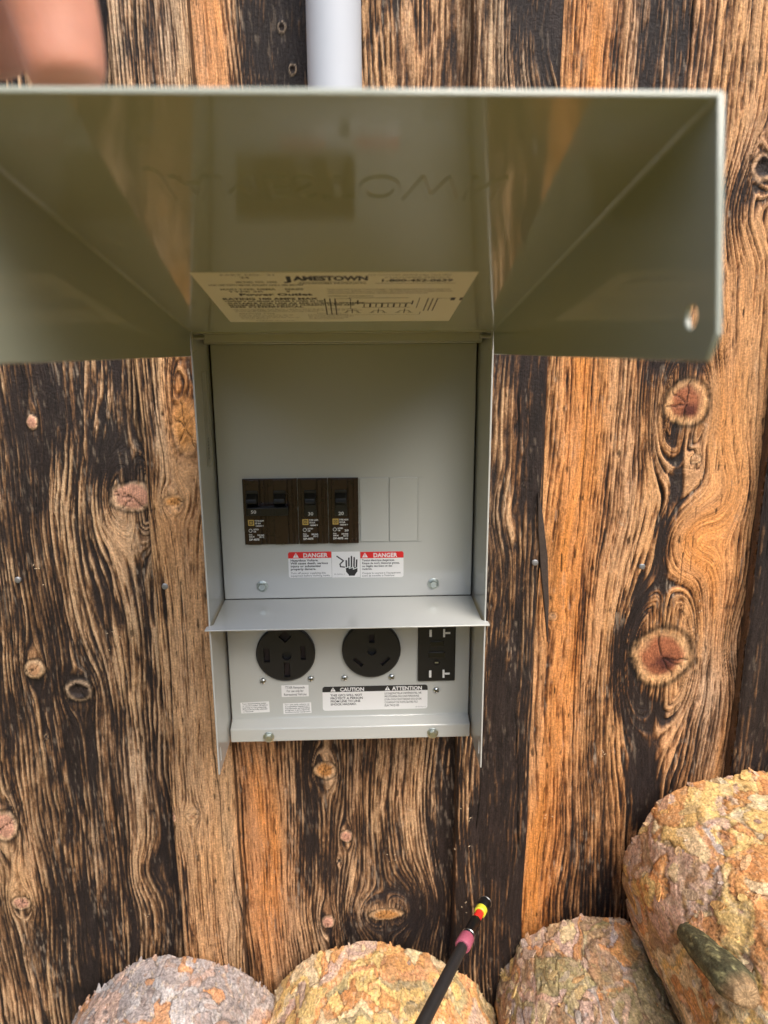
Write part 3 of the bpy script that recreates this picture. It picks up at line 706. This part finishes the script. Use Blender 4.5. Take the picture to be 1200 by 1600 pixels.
# sticker on the inside of the left side
M = frame((-HW+TH+.00005, .040, -.105), (0, 0, 1), (0, -1, 0)); M = frame((-HW+TH+.0001, .050, -.120), (0, 0, 1), (0, -1, 0))
d = MB(); plate(d, rrect(0, 0, .085, .018, .002), M @ Matrix.Translation((0, 0, 0)), .0001, 0); d.text('LISTED', .009, M @ Matrix.Translation((.006, .005, 0)), width=.020, m=1, h=.0002)
d.build('side_sticker', [mat('sticker_grey', (.42, .43, .40), .3), INK], box)

# ------------------------------------------------------------------ lid
LA = .19; LL = .3932; LW = .1279; LT = .0021
cl, sl_ = math.cos(LA), math.sin(LA)
def L(s, x, n): return Vector((x, -s*cl-n*sl_, s*sl_-n*cl))
# frames on the lid: s along the lid away from the hinge, n downwards
lid = MB()
def lidbox(x0, x1, s0, s1, n0, n1, mb=lid):
    v = [L(s, x, n) for n in (n0, n1) for s in (s0, s1) for x in (x0, x1)]
    mb.add([tuple(p) for p in v], [(0, 1, 3, 2), (4, 6, 7, 5), (0, 4, 5, 1), (2, 3, 7, 6), (0, 2, 6, 4), (1, 5, 7, 3)])
lidbox(-LW+.0003, LW-.0003, -.005, LL-.0003, -LT, 0)
lid_o = lid.build('lid', PAINT_LID_SHADED, box); recalc(lid_o)
lid_o['label'] = 'raised sheet metal lid with side flanges, seen from below'
sv = (L(1, 0, 0)-L(0, 0, 0)); nv = (L(0, 0, 1)-L(0, 0, 0))
for s in (-1, 1):
    xa, xb = s*LW, s*(LW-LT)
    o_ = [(.002, -.0015), (LL, -.0015), (LL, .075), (LL-.0075, .0825), (.002, .0205)]
    v = [L(q[0], xa, q[1]) for q in o_]+[L(q[0], xb, q[1]) for q in o_]
    fm = MB(); fm.add([tuple(p) for p in v], [(0, 1, 2, 3, 4), (9, 8, 7, 6, 5)]+[(i, 5+i, 5+(i+1) % 5, (i+1) % 5) for i in range(5)])
    fo = fm.build('side_flange', PAINT_LID_SHADED, lid_o); recalc(fo)
    fl_ = MB(); rr_ = .0026; ks = [math.pi/2*q/5 for q in range(6)]
    arc = [(s*(LW-LT-rr_+rr_*math.cos(a_)+.0001), rr_-rr_*math.sin(a_)-.0002) for a_ in ks]
    vs_ = [tuple(L(s_, x_, n_)) for s_ in (.003, LL-.001) for x_, n_ in arc]
    fl_.add(vs_, [(q, q+1, q+7, q+6) for q in range(5)]); fl_.build('fold', PAINT_LID_SHADED, lid_o, smooth=True)
    c = MB()
    p = L(.3745, s*LW, .0655); 
    M = Matrix(((0, 0, 1, p.x), (sv.y, nv.y, 0, p.y), (sv.z, nv.z, 0, p.z), (0, 0, 0, 1)))
    c.lathe([(.0042, -.01), (.0042, .01)], 24, 0, M)
    cut(fo, c)
    bv = fo.modifiers.new('bevel', 'BEVEL'); bv.width = .0006; bv.segments = 2; bv.limit_method = 'ANGLE'; bv.angle_limit = math.radians(50)
bv = lid_o.modifiers.new('bevel', 'BEVEL'); bv.width = .0006; bv.segments = 2; bv.limit_method = 'ANGLE'; bv.angle_limit = math.radians(50)
# embossed maker's word: pressed from outside, so read through the sheet
sv = (L(1, 0, 0)-L(0, 0, 0)); nv = (L(0, 0, 1)-L(0, 0, 0))
def lidframe(s, x, n, flip):
    # text right = +x; text up = +s (label) or -s (emboss); height along n
    y = sv if not flip else -sv
    p = L(s, x, n); X = Vector((1, 0, 0))
    return Matrix(((X.x, y.x, nv.x, p.x), (X.y, y.y, nv.y, p.y), (X.z, y.z, nv.z, p.z), (0, 0, 0, 1)))
cu = bpy.data.curves.new('emboss', 'FONT'); cu.body = 'JAMESTOWN'; cu.size = .031; cu.extrude = .00015; cu.bevel_depth = .0004; cu.bevel_resolution = 2; cu.offset = 0; cu.space_character = 1.12
o = bpy.data.objects.new('t', cu); C.objects.link(o); bpy.context.view_layer.update()
me = bpy.data.meshes.new_from_object(o.evaluated_get(bpy.context.evaluated_depsgraph_get()))
wd = max(v.co.x for v in me.vertices); m_ = MB()
Mx = lidframe(.3275, -.0700, 0, True) @ Matrix.Diagonal((.142/wd, 1.15, 1, 1))
m_.add([tuple(v.co) for v in me.vertices], [tuple(p.vertices) for p in me.polygons], 0, Mx)
bpy.data.objects.remove(o); m_.build('embossed_lettering', PAINT_LID_SHADED, lid_o, smooth=True)
# information label
ML = lidframe(0, 0, .00005, False)
ML = Matrix(((1, 0, 0, 0), (0, sv.y, nv.y, L(0, 0, .00005).y), (0, sv.z, nv.z, L(0, 0, .00005).z), (0, 0, 0, 1)))
d = MB(); plate(d, rrect(-.0865, .0405, .0835, .1850, .001), ML, .0001, 0)
def lt(s_, x, y, size, width=None, mi=1, bold=0, align='LEFT'): d.text(s_, size, ML @ Matrix.Translation((x, y, 0)), width=width, m=mi, bold=bold, align=align, h=.0002)
lt('J', -.0322, .1645, .0165, None, 1, .0005); lt('AMESTOWN', -.0270, .1665, .0140, .0450, 1, .0007)
stroke(d, [(-.0250, .1628), (.0170, .1628)], .0006, 1, ML); lt('ADVANCED PRODUCTS', -.0250, .1580, .0040, .042, 1, .0001)
lt('PART NO.  21', -.0700, .1780, .0045, .0320, 1); lt('24', -.0590, .1715, .0055, None, 1, .0001)
lt('MODEL NO. 1042', -.0630, .1610, .0050, .025, 1, .0001); lt('FOR USE WITH METER SOCKET ONLY, SEE BELOW', -.0810, .1540, .0040, .059, 1, .0001)
lt('MAIN TYPE: NEMA     SERIES', -.0760, .1430, .0048, .053, 1, .0001); lt('TYPE 3R        3', -.0720, .1370, .0044, .040, 1, .0001)
lt('Power Outlet', -.0660, .1275, .0085, .0480, 1, .0003)
lt('RATING 100 AMPS MAX', -.0790, .1155, .0075, .0640, 1, .0003)
lt('120/240 V AC SINGLE PHASE 3 WIRE 60 HZ', -.0790, .1095, .0048, .068, 1, .0002)
for i, wf in enumerate([.095, .088, .052]): lt(['SUITABLE FOR USE AS SERVICE EQUIPMENT', 'MAXIMUM SHORT CIRCUIT CURRENT 10,000 AMP', 'RMS SYMMETRICAL'][i], -.0780, .1030-i*.0056, .0052, wf, 1, .0002)
for i in range(3): lt('USE CIRCUIT BREAKERS LISTED BELOW, TIGHTEN LUGS TO 45 LB-IN, COPPER OR ALUMINUM', -.0770, .0850-i*.0042, .0036, [.088, .092, .060][i], 3)
lt('BREAKER TYPE', -.0750, .0700, .0040, .026, 3); lt('MAX AMPS', -.0180, .0700, .0040, .018, 3)
for i in range(4): lt('HOM 120  HOM 130  HOM 250  QO 120', -.0760, .0650-i*.0045, .0036, [.040, .036, .044, .020][i], 3); lt('20A 30A 50A LISTED ENCLOSURE', -.0250, .0650-i*.0045, .0036, [.030, .034, .030, .026][i], 3)
lt('MADE IN USA', -.0660, .0445, .0034, .030, 3)
lt('FOR CUSTOMER SERVICE CALL TOLL FREE', .0180, .1775, .0040, .050, 3); lt('CUSTOMER SERVICE', .0280, .1715, .0040, .040, 3)
lt('1-800-452-0639', .0255, .1630, .0085, .0450, 1, .0003); stroke(d, [(.0230, .1590), (.0730, .1590)], .0006, 1, ML)
for i in range(3): lt('CONDUCTORS MUST BE RATED AT LEAST 75 DEGREES C, SEE WIRING DIAGRAM BELOW FOR FIELD CONNECTIONS', -.0080, .1420-i*.0050, .0040, [.080, .082, .066][i], 3)
lt('WIRING DIAGRAM', -.0080, .1240, .0042, .030, 3)
for x in (-.0105, -.0070, -.0035): stroke(d, [(x, .0660), (x, .1180)], .0008, 1, ML)
for x in (.0600, .0632, .0664): stroke(d, [(x, .0790), (x, .1180)], .0008, 1, ML)
stroke(d, [(-.0105, .0660), (.0580, .0660), (.0580, .0760)], .0004, 1, ML); stroke(d, [(.0664, .1180), (.0780, .1180)], .0006, 1, ML)
stroke(d, [(.0120, .1040), (.0500, .1040)], .0016, 1, ML); stroke(d, [(.0120, .1010), (.0120, .1130)], .001, 1, ML); stroke(d, [(.0500, .1000), (.0500, .1110)], .001, 1, ML)
stroke(d, [(-.0035, .1180), (.0060, .1180), (.0060, .1200), (.0460, .1200)], .0006, 1, ML)
for k in range(8): stroke(d, [(.0165+k*.0042, .1020), (.0165+k*.0042, .0920)], .0012 if k % 2 else .0007, 1, ML)
stroke(d, [(.0150, .0910), (.0490, .0910)], .0007, 1, ML)
for k, x in enumerate((.0080, .0270, .0460)):
    stroke(d, [(x-.005, .0740), (x-.003, .0800), (x+.003, .0800), (x+.005, .0740)], .0007, 1, ML); stroke(d, [(x, .0720), (x, .0860)], .0007, 1, ML); stroke(d, [(x-.0065, .0730), (x-.0030, .0730)], .0007, 1, ML); stroke(d, [(x+.0030, .0730), (x+.0065, .0730)], .0007, 1, ML)
stroke(d, [(.0070, .1190), (.0070, .0860)], .0005, 1, ML); stroke(d, [(.0540, .1190), (.0540, .0880)], .0005, 1, ML)
for i in range(2): poly(d, rrect(.0755+i*.006, .1120, .0785+i*.005, .1200, .0003, (0, 0, 0, 0)), 1, ML)
d.build('information_label', [LIDLAB, INK, INK, INKG], lid_o)
# hinge tabs and pins
for s in (-1, 1):
    m_ = MB(); M = Matrix(((0, 0, s, s*(HW-.0115)), (1, 0, 0, .0035), (0, 1, 0, -.0045), (0, 0, 0, 1)))
    m_.lathe([(.0021, 0), (.0021, .0100), (.0016, .0106)], 14, 0, M); m_.build('hinge_pin', mat('hinge_paint', (.28, .28, .24), .3, .3), box, smooth=True)
    m_ = MB().box((s*(HW-.0020)-.0007, -.0030, -.016), (s*(HW-.0020)+.0007, .012, .0012)); m_.build('hinge_tab', PAINT, box, bevel=.0005)

# ------------------------------------------------------------------ conduit above the box
con = empty('conduit_pipe', (-.0045, .0865, .0)); tag(con, 'pale grey plastic conduit pipe rising from the top of the outlet box', 'pipe')
MB().lathe([(.0238, .004), (.0238, .90)], 48, 0, Matrix.Translation((-.0045, .0865, 0))).build('pipe', PVC, con, smooth=True)
MB().lathe([(.033, .0005), (.033, .008), (.029, .010), (.029, .045), (.0275, .047)], 48, 0, Matrix.Translation((-.0045, .0865, 0))).build('hub', PVC, con, smooth=True)

# ------------------------------------------------------------------ logs
def pal(h, cols):
    n = len(cols); idx = np.clip((h*n).astype(int), 0, n-1); return np.array(cols)[idx]
def log(label, c0, c1, r, seed, cols, moss=0, dense=True, big=.034, flake_n=240, lobes=.05, group='split pine logs stacked against the wall'):
    root = empty('log', (c0[0], (c0[1]+c1[1])/2, min(c0[2], c1[2])-r)); tag(root, label, 'log', group)
    c0 = np.array(c0); c1 = np.array(c1); ax = c1-c0; Ln = np.linalg.norm(ax); ax = ax/Ln
    zx = np.cross(ax, (0, 0, 1.)); zx /= np.linalg.norm(zx); zz = np.cross(zx, ax)
    nt_, na = (190, 460) if dense else (40, 80)
    t = np.linspace(0, 1, nt_)**1.25; w_ = np.linspace(0, 1, na, endpoint=False)
    th = -math.pi/2+2*math.pi*w_ - .55*np.sin(2*math.pi*(w_-.5))        # more samples on the upper side
    T, A = np.meshgrid(t, th, indexing='ij')
    def surf(T, A, full=False):
        # noise domain on the cylinder, seam at the bottom
        a = ((A+math.pi/2) % (2*math.pi))*r; l = T*Ln
        wx = (fbm(a/.02, l/.03, seed, 4)-.5)*.030; wy = (fbm(a/.02+9, l/.03, seed+3, 4)-.5)*.034
        aw = a+wx*.6; lw = l+wy*.6
        n1 = fbm(aw/(big*1.3), lw/(big*2.2), seed+5, 3, .42); q1 = n1*13; k1 = np.floor(q1); d1 = q1-k1
        n2 = fbm(aw/(big*.5)+31, lw/(big*.8), seed+6, 3, .5); q2 = n2*9; k2 = np.floor(q2); d2 = q2-k2
        f1, f2, h1, h1b = worley((a+wx*1.3)/(big*1.1), (l+wy*1.3)/(big*1.9), seed+35)
        cr = 1-ss(.0, .07, f2-f1); e1_ = 1-ss(0, .10, d1); e2_ = 1-ss(0, .12, d2)
        st1 = (k1+ss(0, .10, d1))/13; st2 = (k2+ss(0, .12, d2))/9
        rr = r*(1+lobes*(np.sin(2*A+seed)+.6*np.sin(3*A+seed*2))) + (fbm(a/.07, l/.12, seed+8)-.5)*.014
        rr = rr + st1*.010 + st2*.0045 + h1*.0016 - cr*.0020 + (fbm(a/.006, l/.012, seed+9)-.5)*.0011
        if not full: return rr
        hh = _h(k1, np.floor(h1*9), seed+40); hh2 = _h(k2, k1, seed+41)
        base = pal(np.clip(hh, 0, .999), cols)*.80+pal(np.clip(hh2, 0, .999), cols)*.20
        base = base*(.60+.75*fbm(a/.005, l/.008, seed+10, 5))[..., None]*(.75+.5*fbm(a/.03, l/.05, seed+44))[..., None]
        hi = (ss(.62, .80, fbm(a/.003, l/.006, seed+11, 3)))[..., None]
        base = base*(1-.45*hi)+np.array((.74, .56, .34))*hi*.45
        base = base*(1-.70*np.clip(cr*.45+.85*e1_+.45*e2_, 0, 1)[..., None])
        if moss: 
            ms = (ss(.5, .75, fbm(a/.04, l/.05, seed+14))*moss)[..., None]; base = base*(1-ms)+np.array((.16, .15, .06))*ms
        return rr, base, a, l
    RR, col, a, l = surf(T, A, True)
    # ragged ends
    rag = (fbm(A*4+7, A*0, seed+20, 4)-.5)*.012
    Te = T.copy(); lpos = T*Ln; lpos = lpos + rag*np.exp(-lpos/.03)
    P = c0+ax*lpos[..., None]+(zx*np.cos(A)[..., None]+zz*np.sin(A)[..., None])*RR[..., None]
    # end faces
    def endring(row, k, off): 
        cen = (c0 if row == 0 else c1); return cen+(P[row]-cen)*k
    top = [endring(0, k, 0)[None] for k in (.03, .4, .8, .97)]; bot = [endring(-1, k, 0)[None] for k in (.97, .8, .4, .03)]
    wood = np.array((.62, .42, .22))
    Pw = np.concatenate(top+[P]+bot, 0)
    ec = np.tile(wood, (4, na, 1))
    Cw = np.concatenate([ec, col, ec], 0)
    Fl = np.concatenate([np.stack([a, l, a*0+seed], -1)[:1]]*4+[np.stack([a, l, a*0+seed], -1)]+[np.stack([a, l, a*0+seed], -1)[-1:]]*4, 0)
    n = Pw.shape[0]
    caps = [list(range(na))[::-1], [(n-1)*na+k for k in range(na)]]
    grid_object('bark', Pw, np.clip(Cw, 0, 1), Fl, BARK, root, wrap=True, caps=caps)
    # loose bark flakes standing off the surface
    rng = np.random.RandomState(seed); V = []; F = []; CC = []; FL = []
    for k in range(flake_n):
        rim = k < flake_n*.16
        tt = rng.uniform(0, .03) if rim else rng.uniform(0, .85); aa = rng.uniform(.05*math.pi, .95*math.pi)
        r_, b_, a_, l_ = surf(np.array([[tt]]), np.array([[aa]]), True)
        sz = .0011+.0070*rng.uniform(0, 1)**2.6*(1.1 if rim else 1)
        rad = zx*math.cos(aa)+zz*math.sin(aa); tan = np.cross(ax, rad)
        cen = c0+ax*tt*Ln+rad*(r_[0, 0]+.0002)
        ang = rng.uniform(0, 6.28); u_ = ax*math.cos(ang)+tan*math.sin(ang); v_ = np.cross(rad, u_)
        if rim: sz *= .7; u_ = -ax*.9+tan*rng.uniform(-.6, .6)+rad*rng.uniform(-.1, .5); u_ /= np.linalg.norm(u_); v_ = np.cross(rad, u_); v_ /= np.linalg.norm(v_)
        lift = rng.uniform(.0, .0013); n_ = 9; b0 = len(V)
        colr = b_[0, 0]*.6+np.array(cols[rng.randint(len(cols))])*.4*rng.uniform(.8, 1.25)
        el = rng.uniform(1.2, 2.3)
        for side_ in (0, 1):
            for q in range(n_):
                g = 2*math.pi*q/n_; rr_ = sz*rng.uniform(.55, 1.0) if side_ == 0 else None
                if side_ == 0: 
                    du, dv = el*rr_*math.cos(g), rr_*math.sin(g)
                    h_ = lift*(du/sz/el+1)*.9 + rng.uniform(-.0004, .0004) - dv*dv/sz*.12
                    V.append(cen+u_*du+v_*dv+rad*h_)
                else: V.append(V[b0+q]-rad*.0011)
                CC.append(colr*rng.uniform(.8, 1.15)); FL.append((rng.uniform(0, 1)*0+du, dv, k))
        F.append([b0+q for q in range(n_)]); F.append([b0+n_+q for q in range(n_)][::-1])
        for q in range(n_): F.append([b0+q, b0+n_+q, b0+n_+(q+1) % n_, b0+(q+1) % n_])
    me = bpy.data.meshes.new('bark_flakes'); org = np.array(root.location)-np.array((0, 0, ZO))
    me.from_pydata([tuple(v-org) for v in V], [], F)
    at_ = me.attributes.new('col', 'FLOAT_COLOR', 'POINT'); at_.data.foreach_set('color', np.concatenate([np.clip(np.array(CC), 0, 1), np.ones((len(V), 1))], 1).astype(np.float32).ravel())
    f_ = me.attributes.new('flow', 'FLOAT_VECTOR', 'POINT'); f_.data.foreach_set('vector', np.array(FL, dtype=np.float32).ravel())
    me.materials.append(BARK)
    o = bpy.data.objects.new('bark_flakes', me); C.objects.link(o); o.parent = root; o['kind'] = 'stuff'
    return root
GY = (.40, .34, .31); PK = (.55, .37, .28); OR = (.62, .28, .10); YE = (.73, .49, .18); CR = (.74, .57, .33); BR = (.34, .21, .12); OL = (.36, .29, .14); LG = (.50, .46, .43)
log('grey pink barked pine log lowest at the left, pointing at the viewer', (-.212, .098, -.868), (-.222, -.33, -.864), .137, 5, [GY, LG, GY, LG, PK, OR, GY, PK, GY], lobes=.025, flake_n=340)
log('yellow orange barked pine log at the bottom centre, under the black wand', (.026, .098, -.858), (.000, -.33, -.858), .142, 14, [YE, OR, CR, YE, CR, YE, PK, OR, OL], lobes=.03, flake_n=380)
log('small brown and olive barked log between the centre log and the big right log', (.290, .098, -.790), (.240, -.30, -.805), .104, 27, [BR, OL, OR, GY, YE, OL, PK, BR, CR], moss=.5, lobes=.04, flake_n=380, big=.028)
big_log = log('big orange barked log at the right edge with a cut branch stub', (.458, .098, -.624), (.463, -.30, -.629), .133, 38, [YE, OR, CR, OR, OR, LG, PK, YE, BR], moss=.15, lobes=.02, flake_n=340, big=.038)
log('thin log lying on the ground under the small brown log', (.270, .090, -.958), (.262, -.30, -.958), .052, 44, [BR, GY, OR, PK], flake_n=10, dense=False)
log('log at the far right on the ground carrying the big log', (.600, .090, -.870), (.61, -.30, -.870), .138, 47, [BR, GY, OR, PK], flake_n=10, dense=False)

def hit(px, py, c0, c1, r):
    c0 = Vector(c0); ax = (Vector(c1)-c0).normalized(); o = Vector((CAM['x'], CAM['y'], CAM['z'])); d = (at(px, py, 0)-o).normalized()
    for k in range(4000):
        p = o+d*(.3+k*.0002); q = p-c0; q = q-ax*q.dot(ax)
        if q.length < r: return p, q.normalized()
    return at(px, py, .0), Vector((0, 0, 1))
def tube(mb, pts, radii, n=20, m=0):
    ps = [Vector(p) for p in pts]; vs = []; fs = []
    for i, p in enumerate(ps):
        t_ = (ps[min(i+1, len(ps)-1)]-ps[max(i-1, 0)]).normalized(); a = t_.cross(Vector((0, 1, .2))).normalized(); b = t_.cross(a)
        for k in range(n):
            g = 2*math.pi*k/n; vs.append(p+(a*math.cos(g)+b*math.sin(g))*radii[i])
    for i in range(len(ps)-1):
        for k in range(n): fs.append((i*n+k, i*n+(k+1) % n, (i+1)*n+(k+1) % n, (i+1)*n+k))
    fs.append(tuple(range(n))[::-1]); fs.append(tuple((len(ps)-1)*n+k for k in range(n)))
    return mb.add(vs, fs, m)
# branch stub on the big log
p0, nrm = hit(1068, 1452, (.458, .098, -.624), (.463, -.30, -.629), .142)
p1, nrm1 = hit(1185, 1568, (.458, .098, -.624), (.463, -.30, -.629), .147)
def stub():
    a = p0+nrm*(-.006); b = p1+nrm1*.013
    na, nt_ = 64, 60; th = np.linspace(0, 2*math.pi, na, endpoint=False); t = np.linspace(0, 1, nt_); T, A = np.meshgrid(t, th, indexing='ij')
    ax = np.array((b-a)); Ln = np.linalg.norm(ax); ax /= Ln; zx = np.cross(ax, (0, 1., .3)); zx /= np.linalg.norm(zx); zz = np.cross(zx, ax)
    rr = (.0135+.0040*T)*(1+.10*np.sin(2*A+1))*(1-.35*ss(.80, 1.0, T))+(fbm(A*2, T*6, 3)-.5)*.003+(vn(A*8, T*3, 9)-.5)*.0012
    rr = rr*np.where(T > .97, .9, 1)*np.sqrt(np.clip(T/.06, 0, 1)*.6+.4)
    P = np.array(a)+ax*(T*Ln)[..., None]+(zx*np.cos(A)[..., None]+zz*np.sin(A)[..., None])*rr[..., None]
    k = fbm(A*2, T*5, 11)[..., None]; col = np.array((.085, .080, .040))*(.5+k)+ss(.55, .8, fbm(A*4, T*14, 17))[..., None]*np.array((.22, .20, .09))
    tip = ss(.84, .99, T+.1*(k[..., 0]-.5))[..., None]; col = col*(1-tip)+np.array((.34, .22, .11))*(.6+.6*k)*tip
    cen = P.mean(1, keepdims=True)
    Pw = np.concatenate([cen[:1]+(P[:1]-cen[:1])*.1, P, cen[-1:]+(P[-1:]-cen[-1:])*.6, cen[-1:]+(P[-1:]-cen[-1:])*.05]); Cw = np.concatenate([col[:1], col, col[-1:], col[-1:]])
    Fl = np.stack([A*.015, T*Ln, A*0], -1); Fl = np.concatenate([Fl[:1], Fl, Fl[-1:], Fl[-1:]])
    n = len(Pw)
    grid_object('branch_stub', Pw, np.clip(Cw, 0, 1), Fl, BARK, big_log, wrap=True, caps=[list(range(na))[::-1], [(n-1)*na+k for k in range(na)]])
stub()

# ------------------------------------------------------------------ wand with coloured rings
A0 = at(758, 1410, .090); A1 = at(660, 1600, -.085)
dr = (A1-A0).normalized(); A2 = A0+dr*.62
wand = empty('lighting_wand', A2); tag(wand, 'black wand with pink, yellow and red rings leaning on the wall over the centre log', 'wand')
def seg(name, pairs, m_, smooth=True):
    mb = MB(); tube(mb, [A0+dr*s for s, r in pairs], [r for s, r in pairs], 28); return mb.build(name, m_, wand, smooth=smooth)
LN = (at(748, 1436, .068)-A0).length
def sp_(px, py):      # distance along the wand of a picture point
    o = Vector((CAM['x'], CAM['y'], CAM['z'])); d = (at(px, py, 0)-o).normalized(); w0 = A0-o; b = dr.dot(d); return (b*d.dot(w0)-dr.dot(w0))/(1-b*b)
s1, s2, s3, s4, s5, s6 = sp_(752, 1420), sp_(750, 1427), sp_(745, 1438), sp_(738, 1450), sp_(733, 1462), sp_(724, 1485)
seg('tip_cap', [(0, .0070), (.0006, .0075), (s1*.75, .0072), (s1, .0058)], BLACK)
seg('tip_rim_highlight', [(-.0006, .0076), (-.0002, .0078), (.0003, .0078), (.0006, .0076)], STEEL)  # bright ring added as the highlight on the black cap's edge
seg('yellow_ring', [(s1-.001, .0058), (s1+.0002, .0067), (s2-.001, .0067), (s2, .0058)], YRING)
seg('red_ring', [(s2-.0005, .0048), (s3+.001, .0048)], RRING)
seg('collar', [(s3, .0054), (s3+.001, .0060), (s5-.001, .0068), (s5, .0072)], BLACK)
seg('pink_ring', [(s5+.0030, .0072), (s5+.0045, .0082), (s6-.005, .0084), (s6-.003, .0074)], PINK)
seg('collar_rim', [(s5-.0004, .0074), (s5+.0001, .0077), (s5+.0006, .0074)], STEEL)
seg('rod', [(s5+.001, .0058), (s6+.05, .0062), (.30, .0064), (.62, .0064)], RUBBER)

# ------------------------------------------------------------------ hand holding the lid
def hand():
    lz = lambda y: -y*math.tan(LA)       # height of the lid's top surface at depth y
    root = None
    pts = []; rad = []; edg = []
    def chain(start, ps):
        prev = start
        for p, r in ps:
            pts.append(Vector(p)); rad.append(r); i = len(pts)-1
            if prev is not None: edg.append((prev, i))
            prev = i
        return prev
    # palm behind and above, wrist and forearm going up left towards the photographer
    palm = chain(None, [((-.150, -.400, .190), .028)])
    chain(palm, [((-.185, -.440, .235), .027), ((-.225, -.50, .29), .025), ((-.33, -.62, .34), .030), ((-.50, -.80, .36), .036)])
    def finger(k0, ps): chain(palm, [(k0, .016)]+ps)
    # seen finger (index): pad pressed on the front rim
    t = at(112, 118, -.374); 
    finger((-.118, -.392, .168), [(tuple(at(40, -150, -.378)), .0165), (tuple(at(74, -15, -.372)), .0158), (tuple(at(92, 60, -.371)), .0150), (tuple(at(104, 118, -.372)), .0138), (tuple(at(110, 146, -.3735)), .0105)])
    finger((-.138, -.385, .170), [(tuple(at(-110, -110, -.360)), .0150), (tuple(at(-45, 0, -.352)), .0145), (tuple(at(-14, 90, -.340)), .0130), (tuple(at(-6, 130, -.338)), .0105)])
    finger((-.160, -.380, .172), [((-.150, -.348, .135), .0120), ((-.141, -.340, .110), .0108), ((-.137, -.345, .086), .0095), ((-.135, -.348, .080), .0075)])
    finger((-.178, -.382, .178), [((-.172, -.345, .140), .0105), ((-.160, -.335, .115), .0095), ((-.152, -.335, .092), .0080), ((-.150, -.336, .082), .0065)])
    # thumb under the left flange, outside the picture
    finger((-.158, -.425, .165), [((-.162, -.440, .130), .0135), ((-.155, -.430, .095), .0120), ((-.143, -.415, .060), .0110), ((-.141, -.405, .045), .0080)])
    me = bpy.data.meshes.new('person'); me.from_pydata([tuple(p-pts[0]) for p in pts], edg, [])
    o = bpy.data.objects.new('person', me); C.objects.link(o); o.location = pts[0]+Vector((0, 0, ZO))
    sm = o.modifiers.new('skin', 'SKIN'); sm.use_smooth_shade = True
    for i, v in enumerate(me.skin_vertices[0].data): v.radius = (rad[i], rad[i]); v.use_root = (i == 0)
    su = o.modifiers.new('sub', 'SUBSURF'); su.levels = 2; su.render_levels = 2
    m = mat('skin', (.60, .27, .18), .48, var=.38, vscale=38, bump=.0003, bscale=900)
    b = m.node_tree.nodes['Principled BSDF']; b.inputs['Subsurface Weight'].default_value = .25; b.inputs['Subsurface Radius'].default_value = (.01, .004, .002); b.inputs['Subsurface Scale'].default_value = .5
    me.materials.append(m)
    tag(o, 'bare hand gripping the front rim of the raised grey lid at top left', 'person')
hand()
